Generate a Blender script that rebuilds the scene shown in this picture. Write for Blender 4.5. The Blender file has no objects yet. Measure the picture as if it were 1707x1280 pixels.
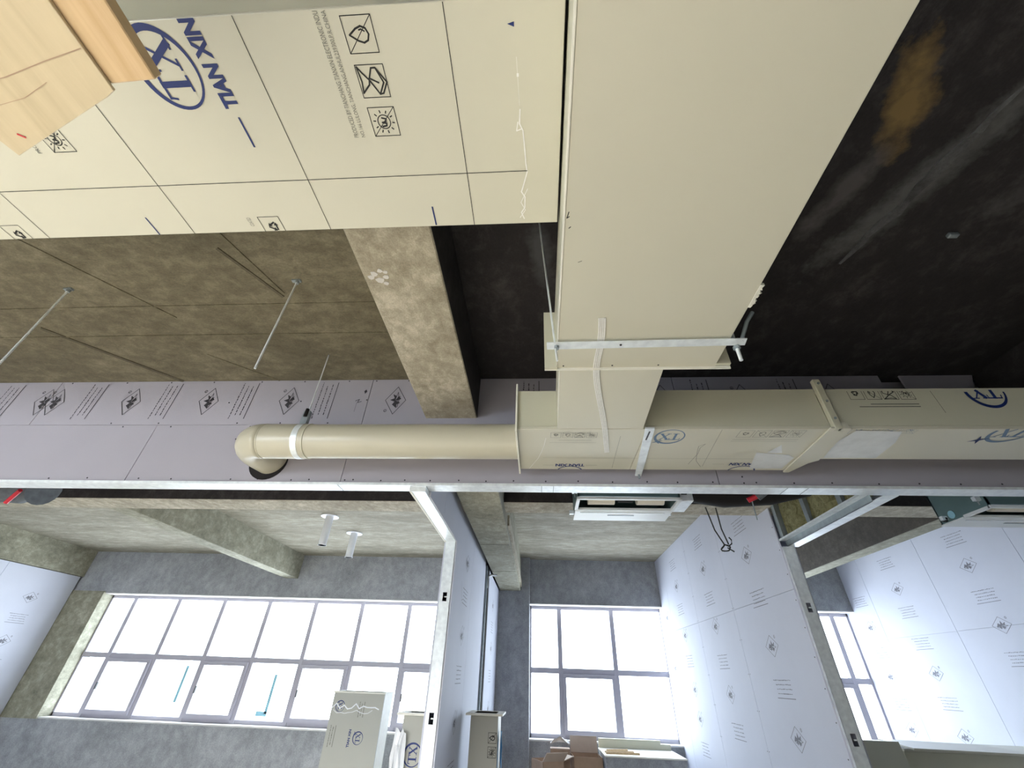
import bpy, bmesh, math, random
from mathutils import Vector, Matrix
random.seed(7)
SC = bpy.context.scene
COL = SC.collection
H = 1.5                                    # eye height: all heights below are relative to the eye

# ------------------------------------------------------------------ camera
def setup_camera():
    cam = bpy.data.cameras.new('camera'); o = bpy.data.objects.new('camera', cam); COL.objects.link(o)
    p, y, ro = math.radians(35.27873), math.radians(-4.34031), math.radians(2.08059)
    f = Vector((math.sin(y)*math.cos(p), math.cos(y)*math.cos(p), math.sin(p)))
    r = f.cross(Vector((0, 0, 1))).normalized(); u = r.cross(f)
    r2 = math.cos(ro)*r + math.sin(ro)*u; u2 = -math.sin(ro)*r + math.cos(ro)*u
    m = Matrix((r2, u2, -f)).transposed().to_4x4(); m.translation = Vector((0, 0, H))
    o.matrix_world = m
    cam.sensor_fit = 'HORIZONTAL'; cam.sensor_width = 36.0
    cam.lens = 690.84/1707*36.0
    cam.clip_start = 0.02; cam.clip_end = 200
    SC.camera = o
setup_camera()

# ------------------------------------------------------------------ world and daylight
w = bpy.data.worlds.new('overcast_sky'); SC.world = w; w.use_nodes = True
nt = w.node_tree; nt.nodes.clear()
out = nt.nodes.new('ShaderNodeOutputWorld'); bg = nt.nodes.new('ShaderNodeBackground')
tc = nt.nodes.new('ShaderNodeTexCoord'); sx = nt.nodes.new('ShaderNodeSeparateXYZ'); cr = nt.nodes.new('ShaderNodeValToRGB')
nt.links.new(tc.outputs['Generated'], sx.inputs[0]); nt.links.new(sx.outputs['Z'], cr.inputs[0])
cr.color_ramp.elements[0].position = 0.0; cr.color_ramp.elements[0].color = (0.76, 0.83, 0.90, 1)
cr.color_ramp.elements[1].position = 0.25; cr.color_ramp.elements[1].color = (0.80, 0.90, 1.0, 1)
nt.links.new(cr.outputs[0], bg.inputs[0]); bg.inputs[1].default_value = 10.5
nt.links.new(bg.outputs[0], out.inputs[0])
SC.view_settings.view_transform = 'Standard'; SC.view_settings.look = 'None'
SC.view_settings.gamma = 1.0; SC.view_settings.use_curve_mapping = False
SC.view_settings.exposure = 0.5

def area(name, loc, rot, sx_, sy_, power, col, portal=False, spread=180):
    l = bpy.data.lights.new(name, 'AREA'); l.shape = 'RECTANGLE'; l.size = sx_; l.size_y = sy_; l.energy = power; l.color = col
    l.spread = math.radians(spread)
    if portal: l.cycles.is_portal = True
    o = bpy.data.objects.new(name, l); COL.objects.link(o); o.location = (loc[0], loc[1], loc[2]+H); o.rotation_euler = rot
    return o
# portals guide the sky light through each window opening
area('window_portal', (0.97, 8.75, 0.17), (-math.pi/2, 0, 0), 2.4, 1.95, 1, (1, 1, 1), True)
area('window_portal', (-4.7, 8.75, 0.17), (-math.pi/2, 0, 0), 7.4, 1.95, 1, (1, 1, 1), True)
area('window_portal', (3.85, 8.75, 0.17), (-math.pi/2, 0, 0), 3.1, 1.95, 1, (1, 1, 1), True)
# added fill lamp behind the photographer, aimed at the floor to bounce light up
area('floor_fill', (-3.0, -3.7, 1.15), (math.radians(50), 0, 0), 5.5, 1.2, 335, (1.0, 0.985, 0.97), spread=66)

# ------------------------------------------------------------------ materials
MATS = {}
def srgb(r, g, b):
    f = lambda c: (c/255/12.92) if c/255 <= .04045 else ((c/255+.055)/1.055)**2.4
    return (f(r), f(g), f(b), 1)
def new_mat(name):
    m = bpy.data.materials.new(name); m.use_nodes = True; MATS[name] = m
    return m, m.node_tree, m.node_tree.nodes['Principled BSDF']
def nd(t, kind, **kw):
    n = t.nodes.new(kind)
    for k, v in kw.items():
        if k in n.inputs: n.inputs[k].default_value = v
        else: setattr(n, k, v)
    return n
def plain(name, col, rough=.6, metal=0., noise=0.06, nscale=6., bump=0.0, bscale=60., coat=0.):
    m, t, b = new_mat(name)
    g = nd(t, 'ShaderNodeNewGeometry'); n = nd(t, 'ShaderNodeTexNoise', Scale=nscale, Detail=4.)
    t.links.new(g.outputs['Position'], n.inputs['Vector'])
    r = nd(t, 'ShaderNodeValToRGB')
    r.color_ramp.elements[0].position = .3; r.color_ramp.elements[1].position = .7
    r.color_ramp.elements[0].color = tuple(c*(1-noise) for c in col[:3])+(1,)
    r.color_ramp.elements[1].color = tuple(min(1, c*(1+noise)) for c in col[:3])+(1,)
    t.links.new(n.outputs[0], r.inputs[0]); t.links.new(r.outputs[0], b.inputs['Base Color'])
    b.inputs['Roughness'].default_value = rough; b.inputs['Metallic'].default_value = metal
    b.inputs['Coat Weight'].default_value = coat
    if bump:
        n2 = nd(t, 'ShaderNodeTexNoise', Scale=bscale, Detail=3.); t.links.new(g.outputs['Position'], n2.inputs['Vector'])
        bp = nd(t, 'ShaderNodeBump', Strength=bump, Distance=.01)
        t.links.new(n2.outputs[0], bp.inputs['Height']); t.links.new(bp.outputs[0], b.inputs['Normal'])
    return m
def concrete(name, dark, mid, light, scale=(1, 1, 1), rough=.85, streak=.5, seed=0.0, bump=.5, patch=None, patchpos=.62, stain=None):
    """board-marked raw concrete: cloudy patches, fine pores, streaks and a few pale smears"""
    m, t, b = new_mat(name)
    g = nd(t, 'ShaderNodeNewGeometry'); mp = nd(t, 'ShaderNodeMapping')
    mp.inputs['Scale'].default_value = scale; mp.inputs['Location'].default_value = (seed, seed*1.7, seed*.3)
    t.links.new(g.outputs['Position'], mp.inputs[0])
    n1 = nd(t, 'ShaderNodeTexNoise', Scale=1.6, Detail=8., Roughness=.62, Distortion=.6)
    n2 = nd(t, 'ShaderNodeTexNoise', Scale=9., Detail=8., Roughness=.7, Distortion=.3)
    n3 = nd(t, 'ShaderNodeTexNoise', Scale=70., Detail=4., Roughness=.7)
    for n in (n1, n2, n3): t.links.new(mp.outputs[0], n.inputs['Vector'])
    mx = nd(t, 'ShaderNodeMath', operation='MULTIPLY_ADD'); mx.inputs[1].default_value = .55; t.links.new(n2.outputs[0], mx.inputs[0])
    m2 = nd(t, 'ShaderNodeMath', operation='MULTIPLY'); m2.inputs[1].default_value = .45; t.links.new(n1.outputs[0], m2.inputs[0])
    t.links.new(m2.outputs[0], mx.inputs[2])
    r = nd(t, 'ShaderNodeValToRGB'); e = r.color_ramp.elements
    e[0].position = .33; e[0].color = dark; e[1].position = .68; e[1].color = light
    k = e.new(.5); k.color = mid
    t.links.new(mx.outputs[0], r.inputs[0])
    col = r.outputs[0]
    fr = nd(t, 'ShaderNodeValToRGB'); fr.color_ramp.elements[0].position = .35; fr.color_ramp.elements[1].position = .65
    fr.color_ramp.elements[0].color = (.82, .82, .82, 1); fr.color_ramp.elements[1].color = (1.12, 1.12, 1.12, 1)
    t.links.new(n3.outputs[0], fr.inputs[0])
    mm = nd(t, 'ShaderNodeMix', data_type='RGBA', blend_type='MULTIPLY'); mm.inputs[0].default_value = 1
    t.links.new(col, mm.inputs[6]); t.links.new(fr.outputs[0], mm.inputs[7]); col = mm.outputs[2]
    if patch:
        n4 = nd(t, 'ShaderNodeTexNoise', Scale=1.1, Detail=6., Roughness=.6, Distortion=1.4)
        mp2 = nd(t, 'ShaderNodeMapping'); mp2.inputs['Location'].default_value = (seed+4.2, 1.3, 0); mp2.inputs['Scale'].default_value = (2.2, .8, 1)
        mp2.inputs['Rotation'].default_value = (0, 0, .45)
        t.links.new(g.outputs['Position'], mp2.inputs[0]); t.links.new(mp2.outputs[0], n4.inputs['Vector'])
        rp = nd(t, 'ShaderNodeValToRGB'); rp.color_ramp.elements[0].position = patchpos; rp.color_ramp.elements[1].position = patchpos+.13
        t.links.new(n4.outputs[0], rp.inputs[0])
        mq = nd(t, 'ShaderNodeMix', data_type='RGBA'); t.links.new(rp.outputs[0], mq.inputs[0]); t.links.new(col, mq.inputs[6]); mq.inputs[7].default_value = patch
        col = mq.outputs[2]
    if stain:
        for (px, py, ang, rx, ry, c4) in stain:
            mp3 = nd(t, 'ShaderNodeMapping', vector_type='TEXTURE'); mp3.inputs['Location'].default_value = (px, py, 0); mp3.inputs['Rotation'].default_value = (0, 0, ang); mp3.inputs['Scale'].default_value = (rx, ry, 1000)
            gm = nd(t, 'ShaderNodeVectorMath', operation='LENGTH'); t.links.new(g.outputs['Position'], mp3.inputs[0]); t.links.new(mp3.outputs[0], gm.inputs[0])
            n5 = nd(t, 'ShaderNodeTexNoise', Scale=7., Detail=7., Roughness=.65); t.links.new(g.outputs['Position'], n5.inputs['Vector'])
            ad = nd(t, 'ShaderNodeMath', operation='MULTIPLY_ADD'); ad.inputs[1].default_value = 2.6; t.links.new(n5.outputs[0], ad.inputs[0]); t.links.new(gm.outputs['Value'], ad.inputs[2])
            r5 = nd(t, 'ShaderNodeValToRGB'); r5.color_ramp.elements[0].position = 0; r5.color_ramp.elements[0].color = (1, 1, 1, 1); r5.color_ramp.elements[1].position = 1; r5.color_ramp.elements[1].color = (0, 0, 0, 1)
            mr = nd(t, 'ShaderNodeMapRange'); mr.inputs[1].default_value = 1.6; mr.inputs[2].default_value = 2.5; t.links.new(ad.outputs[0], mr.inputs[0]); t.links.new(mr.outputs[0], r5.inputs[0])
            mz = nd(t, 'ShaderNodeMix', data_type='RGBA'); t.links.new(r5.outputs[0], mz.inputs[0]); t.links.new(col, mz.inputs[6]); mz.inputs[7].default_value = c4; col = mz.outputs[2]
    t.links.new(col, b.inputs['Base Color']); b.inputs['Roughness'].default_value = rough
    bp = nd(t, 'ShaderNodeBump', Strength=bump, Distance=.006); t.links.new(mx.outputs[0], bp.inputs['Height']); t.links.new(bp.outputs[0], b.inputs['Normal'])
    return m
concrete('slab_brown', srgb(84, 78, 62), srgb(108, 101, 82), srgb(140, 133, 112), (1, 1.5, 1), seed=1.)
concrete('slab_black', srgb(32, 29, 30), srgb(44, 40, 41), srgb(72, 68, 68), (1.2, .9, 1), seed=3.3, stain=[(1.53, .80, 1.2, .22, .09, srgb(134, 110, 70)), (1.82, 1.15, 2.0, .55, .10, srgb(92, 92, 92)), (1.48, 1.20, 1.9, .25, .07, srgb(86, 82, 82)), (.02, 1.5, 1.4, .25, .07, srgb(74, 74, 76)), (2.6, .95, 2.4, .5, .12, srgb(80, 78, 78))])  # near-black base puts the right bay's shade into the colour; stains are its own
concrete('beam_grey', srgb(132, 123, 106), srgb(168, 160, 142), srgb(214, 207, 190), (2.0, 1.5, 2.0), seed=5.)
concrete('beam_shade', srgb(66, 60, 54), srgb(84, 78, 70), srgb(110, 102, 92), (1.6, 1.2, 1.6), seed=6.)
concrete('slab_room', srgb(116, 110, 96), srgb(146, 140, 124), srgb(184, 178, 162), (.7, 2.2, 1), seed=8.)
concrete('beam_room', srgb(110, 108, 92), srgb(145, 142, 124), srgb(185, 181, 162), (1.5, 1.2, 1.5), seed=9.5)
concrete('wall_grey', srgb(128, 130, 134), srgb(156, 158, 162), srgb(182, 184, 188), (1, 1, .8), seed=12., bump=.25)
concrete('floor_grey', srgb(176, 170, 156), srgb(192, 186, 172), srgb(206, 200, 188), seed=14., bump=.2)
concrete('joint_dark', srgb(74, 68, 54), srgb(90, 84, 68), srgb(112, 105, 88), seed=15.)
plain('duct_beige', srgb(206, 203, 186), rough=.34, noise=.015, nscale=2.2)
plain('duct_beige_side', srgb(200, 198, 178), rough=.38, noise=.02, nscale=2.)
plain('duct_edge', srgb(232, 230, 218), rough=.6, noise=.04, nscale=20.)
plain('pvc_beige', srgb(190, 185, 166), rough=.3, noise=.02, nscale=4.)
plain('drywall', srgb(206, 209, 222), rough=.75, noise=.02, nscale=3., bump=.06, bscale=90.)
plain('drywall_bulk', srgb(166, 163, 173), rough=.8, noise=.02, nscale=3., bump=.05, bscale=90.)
plain('galvanized', srgb(236, 242, 247), rough=.4, metal=.35, noise=.10, nscale=26.)
plain('galvanized_dull', srgb(150, 160, 165), rough=.45, metal=.5, noise=.12, nscale=20.)
plain('unit_green', srgb(112, 138, 138), rough=.4, metal=.4, noise=.06, nscale=8.)
plain('unit_white', srgb(222, 226, 226), rough=.45, metal=.1, noise=.03)
plain('fan_white', srgb(228, 222, 208), rough=.6)
plain('black_plastic', srgb(22, 22, 24), rough=.5)
plain('black_foam_and_shade', srgb(20, 17, 18), rough=.9)
plain('grey_foam', srgb(96, 102, 108), rough=.8, noise=.2, nscale=25.)
plain('red_tape', srgb(196, 34, 52), rough=.5)
plain('ink_blue', srgb(14, 40, 104), rough=.5, noise=.03)
plain('ink_blue_faded', srgb(96, 122, 152), rough=.5, noise=.08, nscale=30.)
plain('ink_black', srgb(26, 26, 26), rough=.6)
plain('ink_grey', srgb(112, 112, 104), rough=.6)
plain('ink_wall', srgb(120, 120, 130), rough=.7)
plain('ink_bulk', srgb(52, 50, 56), rough=.7)
plain('tape_white', srgb(240, 239, 236), rough=.35, noise=.05, nscale=60.)
plain('frame_mauve', srgb(176, 172, 182), rough=.5, noise=.02)
plain('plaster_white', srgb(212, 210, 208), rough=.8)
plain('pvc_white', srgb(228, 230, 234), rough=.35)
plain('cardboard', srgb(176, 150, 128), rough=.85, noise=.08, nscale=10.)
plain('cardboard_light', srgb(198, 180, 164), rough=.85, noise=.05, nscale=10.)
plain('tape_blue', srgb(60, 140, 196), rough=.4)
plain('tape_cyan', srgb(150, 200, 216), rough=.6)
plain('film_and_reflection', srgb(222, 225, 228), rough=.2, noise=.06, nscale=14., bump=.15, bscale=30.)
plain('duct_backlit', srgb(168, 168, 158), rough=.45, noise=.03, nscale=3.)  # duct board greyed: backlit shade put into the front colour
plain('screw_dark', srgb(38, 36, 44), rough=.5)
plain('glass_dirt', srgb(230, 230, 230), rough=.5)
def wood(name, a, bcol, rot=0.0, sc=9.):
    m, t, b = new_mat(name)
    g = nd(t, 'ShaderNodeNewGeometry'); mp = nd(t, 'ShaderNodeMapping'); mp.inputs['Scale'].default_value = (sc, 1.1, sc); mp.inputs['Rotation'].default_value = (0, 0, rot)
    t.links.new(g.outputs['Position'], mp.inputs[0])
    n = nd(t, 'ShaderNodeTexNoise', Scale=2.6, Detail=7., Roughness=.55, Distortion=.8); t.links.new(mp.outputs[0], n.inputs['Vector'])
    r = nd(t, 'ShaderNodeValToRGB'); r.color_ramp.elements[0].position = .32; r.color_ramp.elements[1].position = .68
    r.color_ramp.elements[0].color = a; r.color_ramp.elements[1].color = bcol
    t.links.new(n.outputs[0], r.inputs[0]); t.links.new(r.outputs[0], b.inputs['Base Color']); b.inputs['Roughness'].default_value = .6
wood('wood_pale', srgb(192, 176, 144), srgb(208, 192, 160), 1.15)
wood('wood_tan', srgb(198, 166, 124), srgb(214, 186, 146), 1.5, 14.)
def wool():
    m, t, b = new_mat('mineral_wool')
    g = nd(t, 'ShaderNodeNewGeometry')
    n = nd(t, 'ShaderNodeTexNoise', Scale=16., Detail=8., Roughness=.75, Distortion=1.2); t.links.new(g.outputs['Position'], n.inputs['Vector'])
    r = nd(t, 'ShaderNodeValToRGB'); r.color_ramp.elements[0].position = .32; r.color_ramp.elements[1].position = .7
    r.color_ramp.elements[0].color = srgb(96, 92, 52); r.color_ramp.elements[1].color = srgb(186, 180, 132)
    t.links.new(n.outputs[0], r.inputs[0]); t.links.new(r.outputs[0], b.inputs['Base Color']); b.inputs['Roughness'].default_value = .95
    bp = nd(t, 'ShaderNodeBump', Strength=.9, Distance=.03); t.links.new(n.outputs[0], bp.inputs['Height']); t.links.new(bp.outputs[0], b.inputs['Normal'])
wool()
def pane():
    m, t, b = new_mat('window_glass')
    t.nodes.remove(b); o = t.nodes['Material Output']
    tr = nd(t, 'ShaderNodeBsdfTransparent'); tr.inputs[0].default_value = (.93, .95, .96, 1)
    gl = nd(t, 'ShaderNodeBsdfGlossy', Roughness=.03); mx = nd(t, 'ShaderNodeMixShader'); mx.inputs[0].default_value = .05
    t.links.new(tr.outputs[0], mx.inputs[1]); t.links.new(gl.outputs[0], mx.inputs[2]); t.links.new(mx.outputs[0], o.inputs[0])
pane()

# ------------------------------------------------------------------ helpers
WPOS = {}
def tag(o, label=None, cat=None, group=None, kind=None):
    if label: o['label'] = label
    if cat: o['category'] = cat
    if group: o['group'] = group
    if kind: o['kind'] = kind
    return o
def thing(name, loc, label, cat, group=None, kind=None):
    o = bpy.data.objects.new(name, None); COL.objects.link(o); o.empty_display_size = .1
    o.location = (loc[0], loc[1], loc[2]+H); WPOS[o.name] = Vector(loc)
    return tag(o, label, cat, group, kind)
class MB:
    def __init__(s): s.v = []; s.f = []; s.sm = []
    def add(s, vs, fs, smooth=False):
        n = len(s.v); s.v += [tuple(p) for p in vs]; s.f += [tuple(i+n for i in f) for f in fs]; s.sm += [smooth]*len(fs); return s
    def box(s, x0, x1, y0, y1, z0, z1):
        x0, x1 = sorted((x0, x1)); y0, y1 = sorted((y0, y1)); z0, z1 = sorted((z0, z1))
        v = [(x0, y0, z0), (x1, y0, z0), (x1, y1, z0), (x0, y1, z0), (x0, y0, z1), (x1, y0, z1), (x1, y1, z1), (x0, y1, z1)]
        return s.add(v, [(0, 3, 2, 1), (4, 5, 6, 7), (0, 1, 5, 4), (1, 2, 6, 5), (2, 3, 7, 6), (3, 0, 4, 7)])
    def hexa(s, bot, top):
        """prism between two polygons with the same count"""
        n = len(bot)
        fs = [tuple(reversed(range(n))), tuple(range(n, 2*n))]+[(i, (i+1) % n, n+(i+1) % n, n+i) for i in range(n)]
        return s.add(list(bot)+list(top), fs)
    def prism(s, poly, axis, a, b):
        def P(p, t): return (t, p[0], p[1]) if axis == 'X' else ((p[0], t, p[1]) if axis == 'Y' else (p[0], p[1], t))
        return s.hexa([P(p, a) for p in poly], [P(p, b) for p in poly])
    def tube(s, pts, r, n=12, cap=True, rs=None):
        pts = [Vector(p) for p in pts]; rings = []
        for i, p in enumerate(pts):
            d = (pts[min(i+1, len(pts)-1)]-pts[max(i-1, 0)]).normalized()
            a = Vector((0, 0, 1)) if abs(d.z) < .9 else Vector((1, 0, 0))
            u = d.cross(a).normalized(); w_ = d.cross(u)
            rr = rs[i] if rs else r
            rings.append([p+u*rr*math.cos(2*math.pi*k/n)+w_*rr*math.sin(2*math.pi*k/n) for k in range(n)])
        vs = [q for R in rings for q in R]; fs = []
        for i in range(len(pts)-1):
            for k in range(n): fs.append((i*n+k, i*n+(k+1) % n, (i+1)*n+(k+1) % n, (i+1)*n+k))
        s.add(vs, fs, True)
        if cap: s.add(rings[0], [tuple(range(n))]); s.add(rings[-1], [tuple(range(n))])
        return s
    def build(s, name, mat, parent=None, bevel=0., label=None, cat=None, group=None, kind=None):
        off = Vector((0, 0, -H))
        if parent is not None: off = WPOS[parent.name].copy()
        me = bpy.data.meshes.new(name)
        me.from_pydata([tuple(Vector(p)-off) for p in s.v] if parent is not None else [tuple(Vector(p)-off) for p in s.v], [], s.f)
        for p, q in zip(me.polygons, s.sm): p.use_smooth = q
        bm = bmesh.new(); bm.from_mesh(me); bmesh.ops.recalc_face_normals(bm, faces=bm.faces)
        if bevel:
            es = [e for e in bm.edges if len(e.link_faces) == 2 and e.calc_face_angle(0) > .6]
            bmesh.ops.bevel(bm, geom=es, offset=bevel, segments=1, affect='EDGES')
        bm.to_mesh(me); bm.free()
        me.materials.append(MATS[mat]); o = bpy.data.objects.new(name, me); COL.objects.link(o)
        if parent is not None:
            o.parent = parent
            WPOS[o.name] = WPOS[parent.name]
        else: WPOS[o.name] = Vector((0, 0, -H))
        return tag(o, label, cat, group, kind)
def box(name, mat, b, parent=None, bevel=0., **kw): return MB().box(*b).build(name, mat, parent, bevel, **kw)

# flat print: strokes and letters laid 0.6 mm off a surface
class Print:
    def __init__(s, o, u, v, clip=None):
        s.o = Vector(o); s.u = Vector(u); s.v = Vector(v); s.n = s.u.cross(s.v); s.mb = MB(); s.clip = clip; s.k = 0.
    def w(s, a, b, h=.0007): return s.o+s.u*a+s.v*b+s.n*(h+s.k)
    def line(s, pts, t, close=False):
        pts = [Vector(p) for p in pts]
        if close: pts = pts+[pts[0]]
        for p, q in zip(pts, pts[1:]):
            d = q-p
            if d.length < 1e-6: continue
            if s.clip:
                lo, hi = 0, 1
                # clip in local (a,b) box
                for ax in (0, 1):
                    mn, mx = s.clip[ax*2], s.clip[ax*2+1]
                    if abs(d[ax]) < 1e-9:
                        if p[ax] < mn or p[ax] > mx: hi = -1
                    else:
                        t0, t1 = sorted(((mn-p[ax])/d[ax], (mx-p[ax])/d[ax])); lo = max(lo, t0); hi = min(hi, t1)
                if hi <= lo: continue
                p, q = p+d*lo, p+d*hi; d = q-p
                if d.length < 1e-5: continue
            d.normalize(); nn = Vector((-d.y, d.x))*t/2; e = d*t*.3
            c = [p-e+nn, p-e-nn, q+e-nn, q+e+nn]
            s.k = (s.k+4e-6) % 4e-4; s.mb.add([s.w(*x) for x in c], [(0, 1, 2, 3)])
    def poly(s, pts): s.k = (s.k+4e-6) % 4e-4; s.mb.add([s.w(*x) for x in pts], [tuple(range(len(pts)))])
    def circle(s, c, rx, ry, t, n=36, a0=0, a1=2*math.pi, rot=0):
        s.line([(c[0]+rx*math.cos(a0+(a1-a0)*k/n), c[1]+ry*math.sin(a0+(a1-a0)*k/n)) for k in range(n+1)], t)
    def text(s, st, a0, a1, b0, b1, bold=0., shear=0.):
        cu = bpy.data.curves.new('t', 'FONT'); cu.body = st; cu.resolution_u = 2; cu.offset = bold; cu.shear = shear
        ob = bpy.data.objects.new('t', cu); COL.objects.link(ob); dg = bpy.context.evaluated_depsgraph_get(); dg.update()
        ev = ob.evaluated_get(dg); me = ev.to_mesh()
        vs = [v.co.copy() for v in me.vertices]; fs = [tuple(p.vertices) for p in me.polygons]; ev.to_mesh_clear()
        bpy.data.objects.remove(ob); bpy.data.curves.remove(cu)
        if not vs: return
        x0 = min(v.x for v in vs); x1 = max(v.x for v in vs); y0 = min(v.y for v in vs); y1 = max(v.y for v in vs)
        s.mb.add([s.w(a0+(v.x-x0)/(x1-x0)*(a1-a0), b0+(v.y-y0)/(y1-y0)*(b1-b0)) for v in vs], fs)
    # --- marks
    def logo(s, cx, cy, r, star=True, q=1.):
        n = 48
        th = lambda t: r*(.075+.06*(1-math.cos(t+2.3)))/2
        ri = [(cx+(r-th(2*math.pi*k/n))*math.cos(2*math.pi*k/n), cy+q*(r-th(2*math.pi*k/n))*math.sin(2*math.pi*k/n)) for k in range(n+1)]
        ro = [(cx+(r+th(2*math.pi*k/n))*math.cos(2*math.pi*k/n), cy+q*(r+th(2*math.pi*k/n))*math.sin(2*math.pi*k/n)) for k in range(n+1)]
        for k in range(n):
            q4 = [ri[k], ro[k], ro[k+1], ri[k+1]]
            if s.clip and any(not (s.clip[0] <= p[0] <= s.clip[1] and s.clip[2] <= p[1] <= s.clip[3]) for p in q4): continue
            s.poly(q4)
        L = lambda p, w_: s.line([(cx+x*r, cy+y*r) for x, y in p], w_*r)
        L([(-.36, -.42), (-.36, .42)], .17); L([(-.72, .42), (-.02, .42)], .08); L([(-.70, .44), (-.74, .22)], .06); L([(-.04, .44), (0, .22)], .06); L([(-.55, -.44), (-.17, -.44)], .07)
        L([(.12, .40), (.62, -.42)], .17); L([(.64, .42), (.10, -.42)], .07); L([(-.02, .42), (.28, .42)], .06); L([(.5, .44), (.78, .44)], .06)
        L([(-.02, -.44), (.24, -.44)], .06); L([(.48, -.44), (.8, -.44)], .06)
        if star:
            c = Vector((cx+r*.72, cy+r*.72)); pts = []
            for k in range(8):
                a = math.pi/4*k+.5; q = r*(.42 if k % 2 == 0 else .12); pts.append((c.x+q*math.cos(a), c.y+q*math.sin(a)))
            for k in range(8): s.poly([tuple(c), pts[k], pts[(k+1) % 8]])
    def icon(s, kind, a, b, w_, t=.0028):
        S = lambda pts, close=False, k=1: s.line([(a+x*w_, b+y*w_) for x, y in pts], t*k, close)
        S([(0, 0), (1, 0), (1, 1), (0, 1)], True, .8)
        if kind == 'sun':
            c = [(.5+.24*math.cos(q), .5+.24*math.sin(q)) for q in [k*math.pi/10 for k in range(21)]]; S(c)
            for k in range(10):
                q = k*math.pi/5+.2; S([(.5+.32*math.cos(q), .5+.32*math.sin(q)), (.5+.4*math.cos(q), .5+.4*math.sin(q))], k=1.2)
            S([(.34, .6), (.36, .44), (.44, .42), (.48, .58), (.5, .44), (.6, .4), (.64, .56)], k=1.6); S([(0, 1), (1, 0)], k=.7)
        elif kind == 'drop':
            S([(.5, .85), (.34, .6), (.28, .42), (.34, .27), (.5, .2), (.66, .27), (.72, .42), (.66, .6), (.5, .85)], k=1.6); S([(.58, .32), (.64, .42), (.62, .5)], k=1.2); S([(0, 1), (1, 0)], k=.7)
        elif kind == 'box':
            S([(.1, .35), (.45, .12), (.9, .3), (.9, .45), (.55, .62), (.1, .35)], k=1.6); S([(.1, .35), (.12, .22), (.46, 0), (.9, .3)], k=1.6)
            S([(.45, .3), (.6, .6), (.4, .66), (.15, .95)], k=1.6); S([(.55, .62), (.75, .8), (.95, .95)], k=1.6); S([(.15, .95), (.5, .9), (.95, .95)], k=1.4)
        else:
            P = [(.5+.27*math.cos(q), .45+.27*math.sin(q)) for q in (math.pi/2, math.pi*7/6, math.pi*11/6)]
            for k in range(3):
                p, q = Vector(P[k]), Vector(P[(k+1) % 3]); d = q-p
                S([p+d*.12, p+d*.82], k=2.2); nn = Vector((-d.y, d.x))*.16
                S([p+d*.62+nn, p+d*.84, p+d*.62-nn], k=1.4)
    def diamond(s, a, b, hw, hh, t=.004, flip=1, reg=True):
        s.line([(a-hw, b), (a, b+hh), (a+hw, b), (a, b-hh)], t, True)
        k = [(-.55, -.2), (-.3, .25), (-.12, -.05), (.02, .5), (.14, .1), (.42, .3), (.3, -.02), (.6, -.12), (.3, -.22), (.1, -.5), (-.02, -.15), (-.2, -.45), (-.3, -.15)]
        pts = [(a+x*hw, b+y*hh) for x, y in k]; c = (a, b)
        for i in range(len(pts)):
            if i % 3 != 1: s.poly([c, pts[i], pts[(i+1) % len(pts)]])
        s.line(pts, t*.8, True); s.line([(a-.5*hw, b-.28*hh), (a+.3*hw, b-.36*hh)], t)
        if reg: s.circle((a+hw*.75*flip, b+hh*.8), hh*.14, hh*.14, t*.7, 12); s.line([(a+hw*.75*flip-.006, b+hh*.8-.006), (a+hw*.75*flip-.006, b+hh*.8+.006), (a+hw*.75*flip+.005, b+hh*.8), (a+hw*.75*flip+.005, b+hh*.8-.006)], t*.6)
    def rows(s, a0, a1, b0, b1, n=4, t=.006, solid_last=True, rnd=None):
        rnd = rnd or random
        for i in range(n):
            b = b0+(b1-b0)*i/(n-1); ind = (a1-a0)*(0 if i in (0, n-1) else .1)
            x = a0+ind
            if solid_last and i == 0: s.line([(a0, b), (a1, b)], t*.9); continue
            while x < a1-ind:
                l = rnd.uniform(.010, .020); h = rnd.choice((0, 0, .3)); s.line([(x, b+h*t), (min(x+l, a1), b+h*t)], t*rnd.uniform(.7, 1.3)); x += l+rnd.uniform(.006, .012)
    def build(s, mat, parent, name='printed_marking', label=None):
        if s.mb.v: return s.mb.build(name, mat, parent, label=label, kind='stuff')
F_DOWN_LEFT = dict(u=(0, -1, 0), v=(-1, 0, 0))     # on a soffit, letters run towards the viewer's back
F_DOWN_TURN = dict(u=(-1, 0, 0), v=(0, 1, 0))      # on a soffit, upside down from the viewer
F_FRONT_TURN = dict(u=(-1, 0, 0), v=(0, 0, -1))    # on a face turned to the viewer, upside down
F_FRONT_SIDE = dict(u=(0, 0, 1), v=(-1, 0, 0))     # on a face turned to the viewer, sideways
F_LEFTFACE = dict(u=(0, -1, 0), v=(0, 0, 1))       # on a face turned to -X
F_RIGHTFACE = dict(u=(0, 1, 0), v=(0, 0, 1))       # on a face turned to +X
F_FRONT = dict(u=(1, 0, 0), v=(0, 0, 1))

# ================================================================== STRUCTURE
def struct(name, mat, b, label, cat='concrete', bevel=0., parent=None):
    return box(name, mat, b, parent, bevel, label=label, cat=cat if parent is None else None, kind='structure' if parent is None else None)
struct('floor', 'floor_grey', (-9.6, 6.6, -4.2, 8.9, -1.62, -1.5), 'bare grey concrete floor slab of the whole storey', 'floor')
# corridor soffit, left bay and right bays
CE = struct('ceiling', 'slab_brown', (-9.6, -.66, -4.2, 3.93, 1.97, 2.12), 'brown-grey raw concrete soffit left of the pale beam', 'ceiling')
CD = struct('ceiling', 'slab_black', (-.66, 6.6, -4.2, 3.93, 1.97, 2.12), 'stained concrete soffit right of the pale beam, shade painted in as near-black', 'ceiling')
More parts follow.
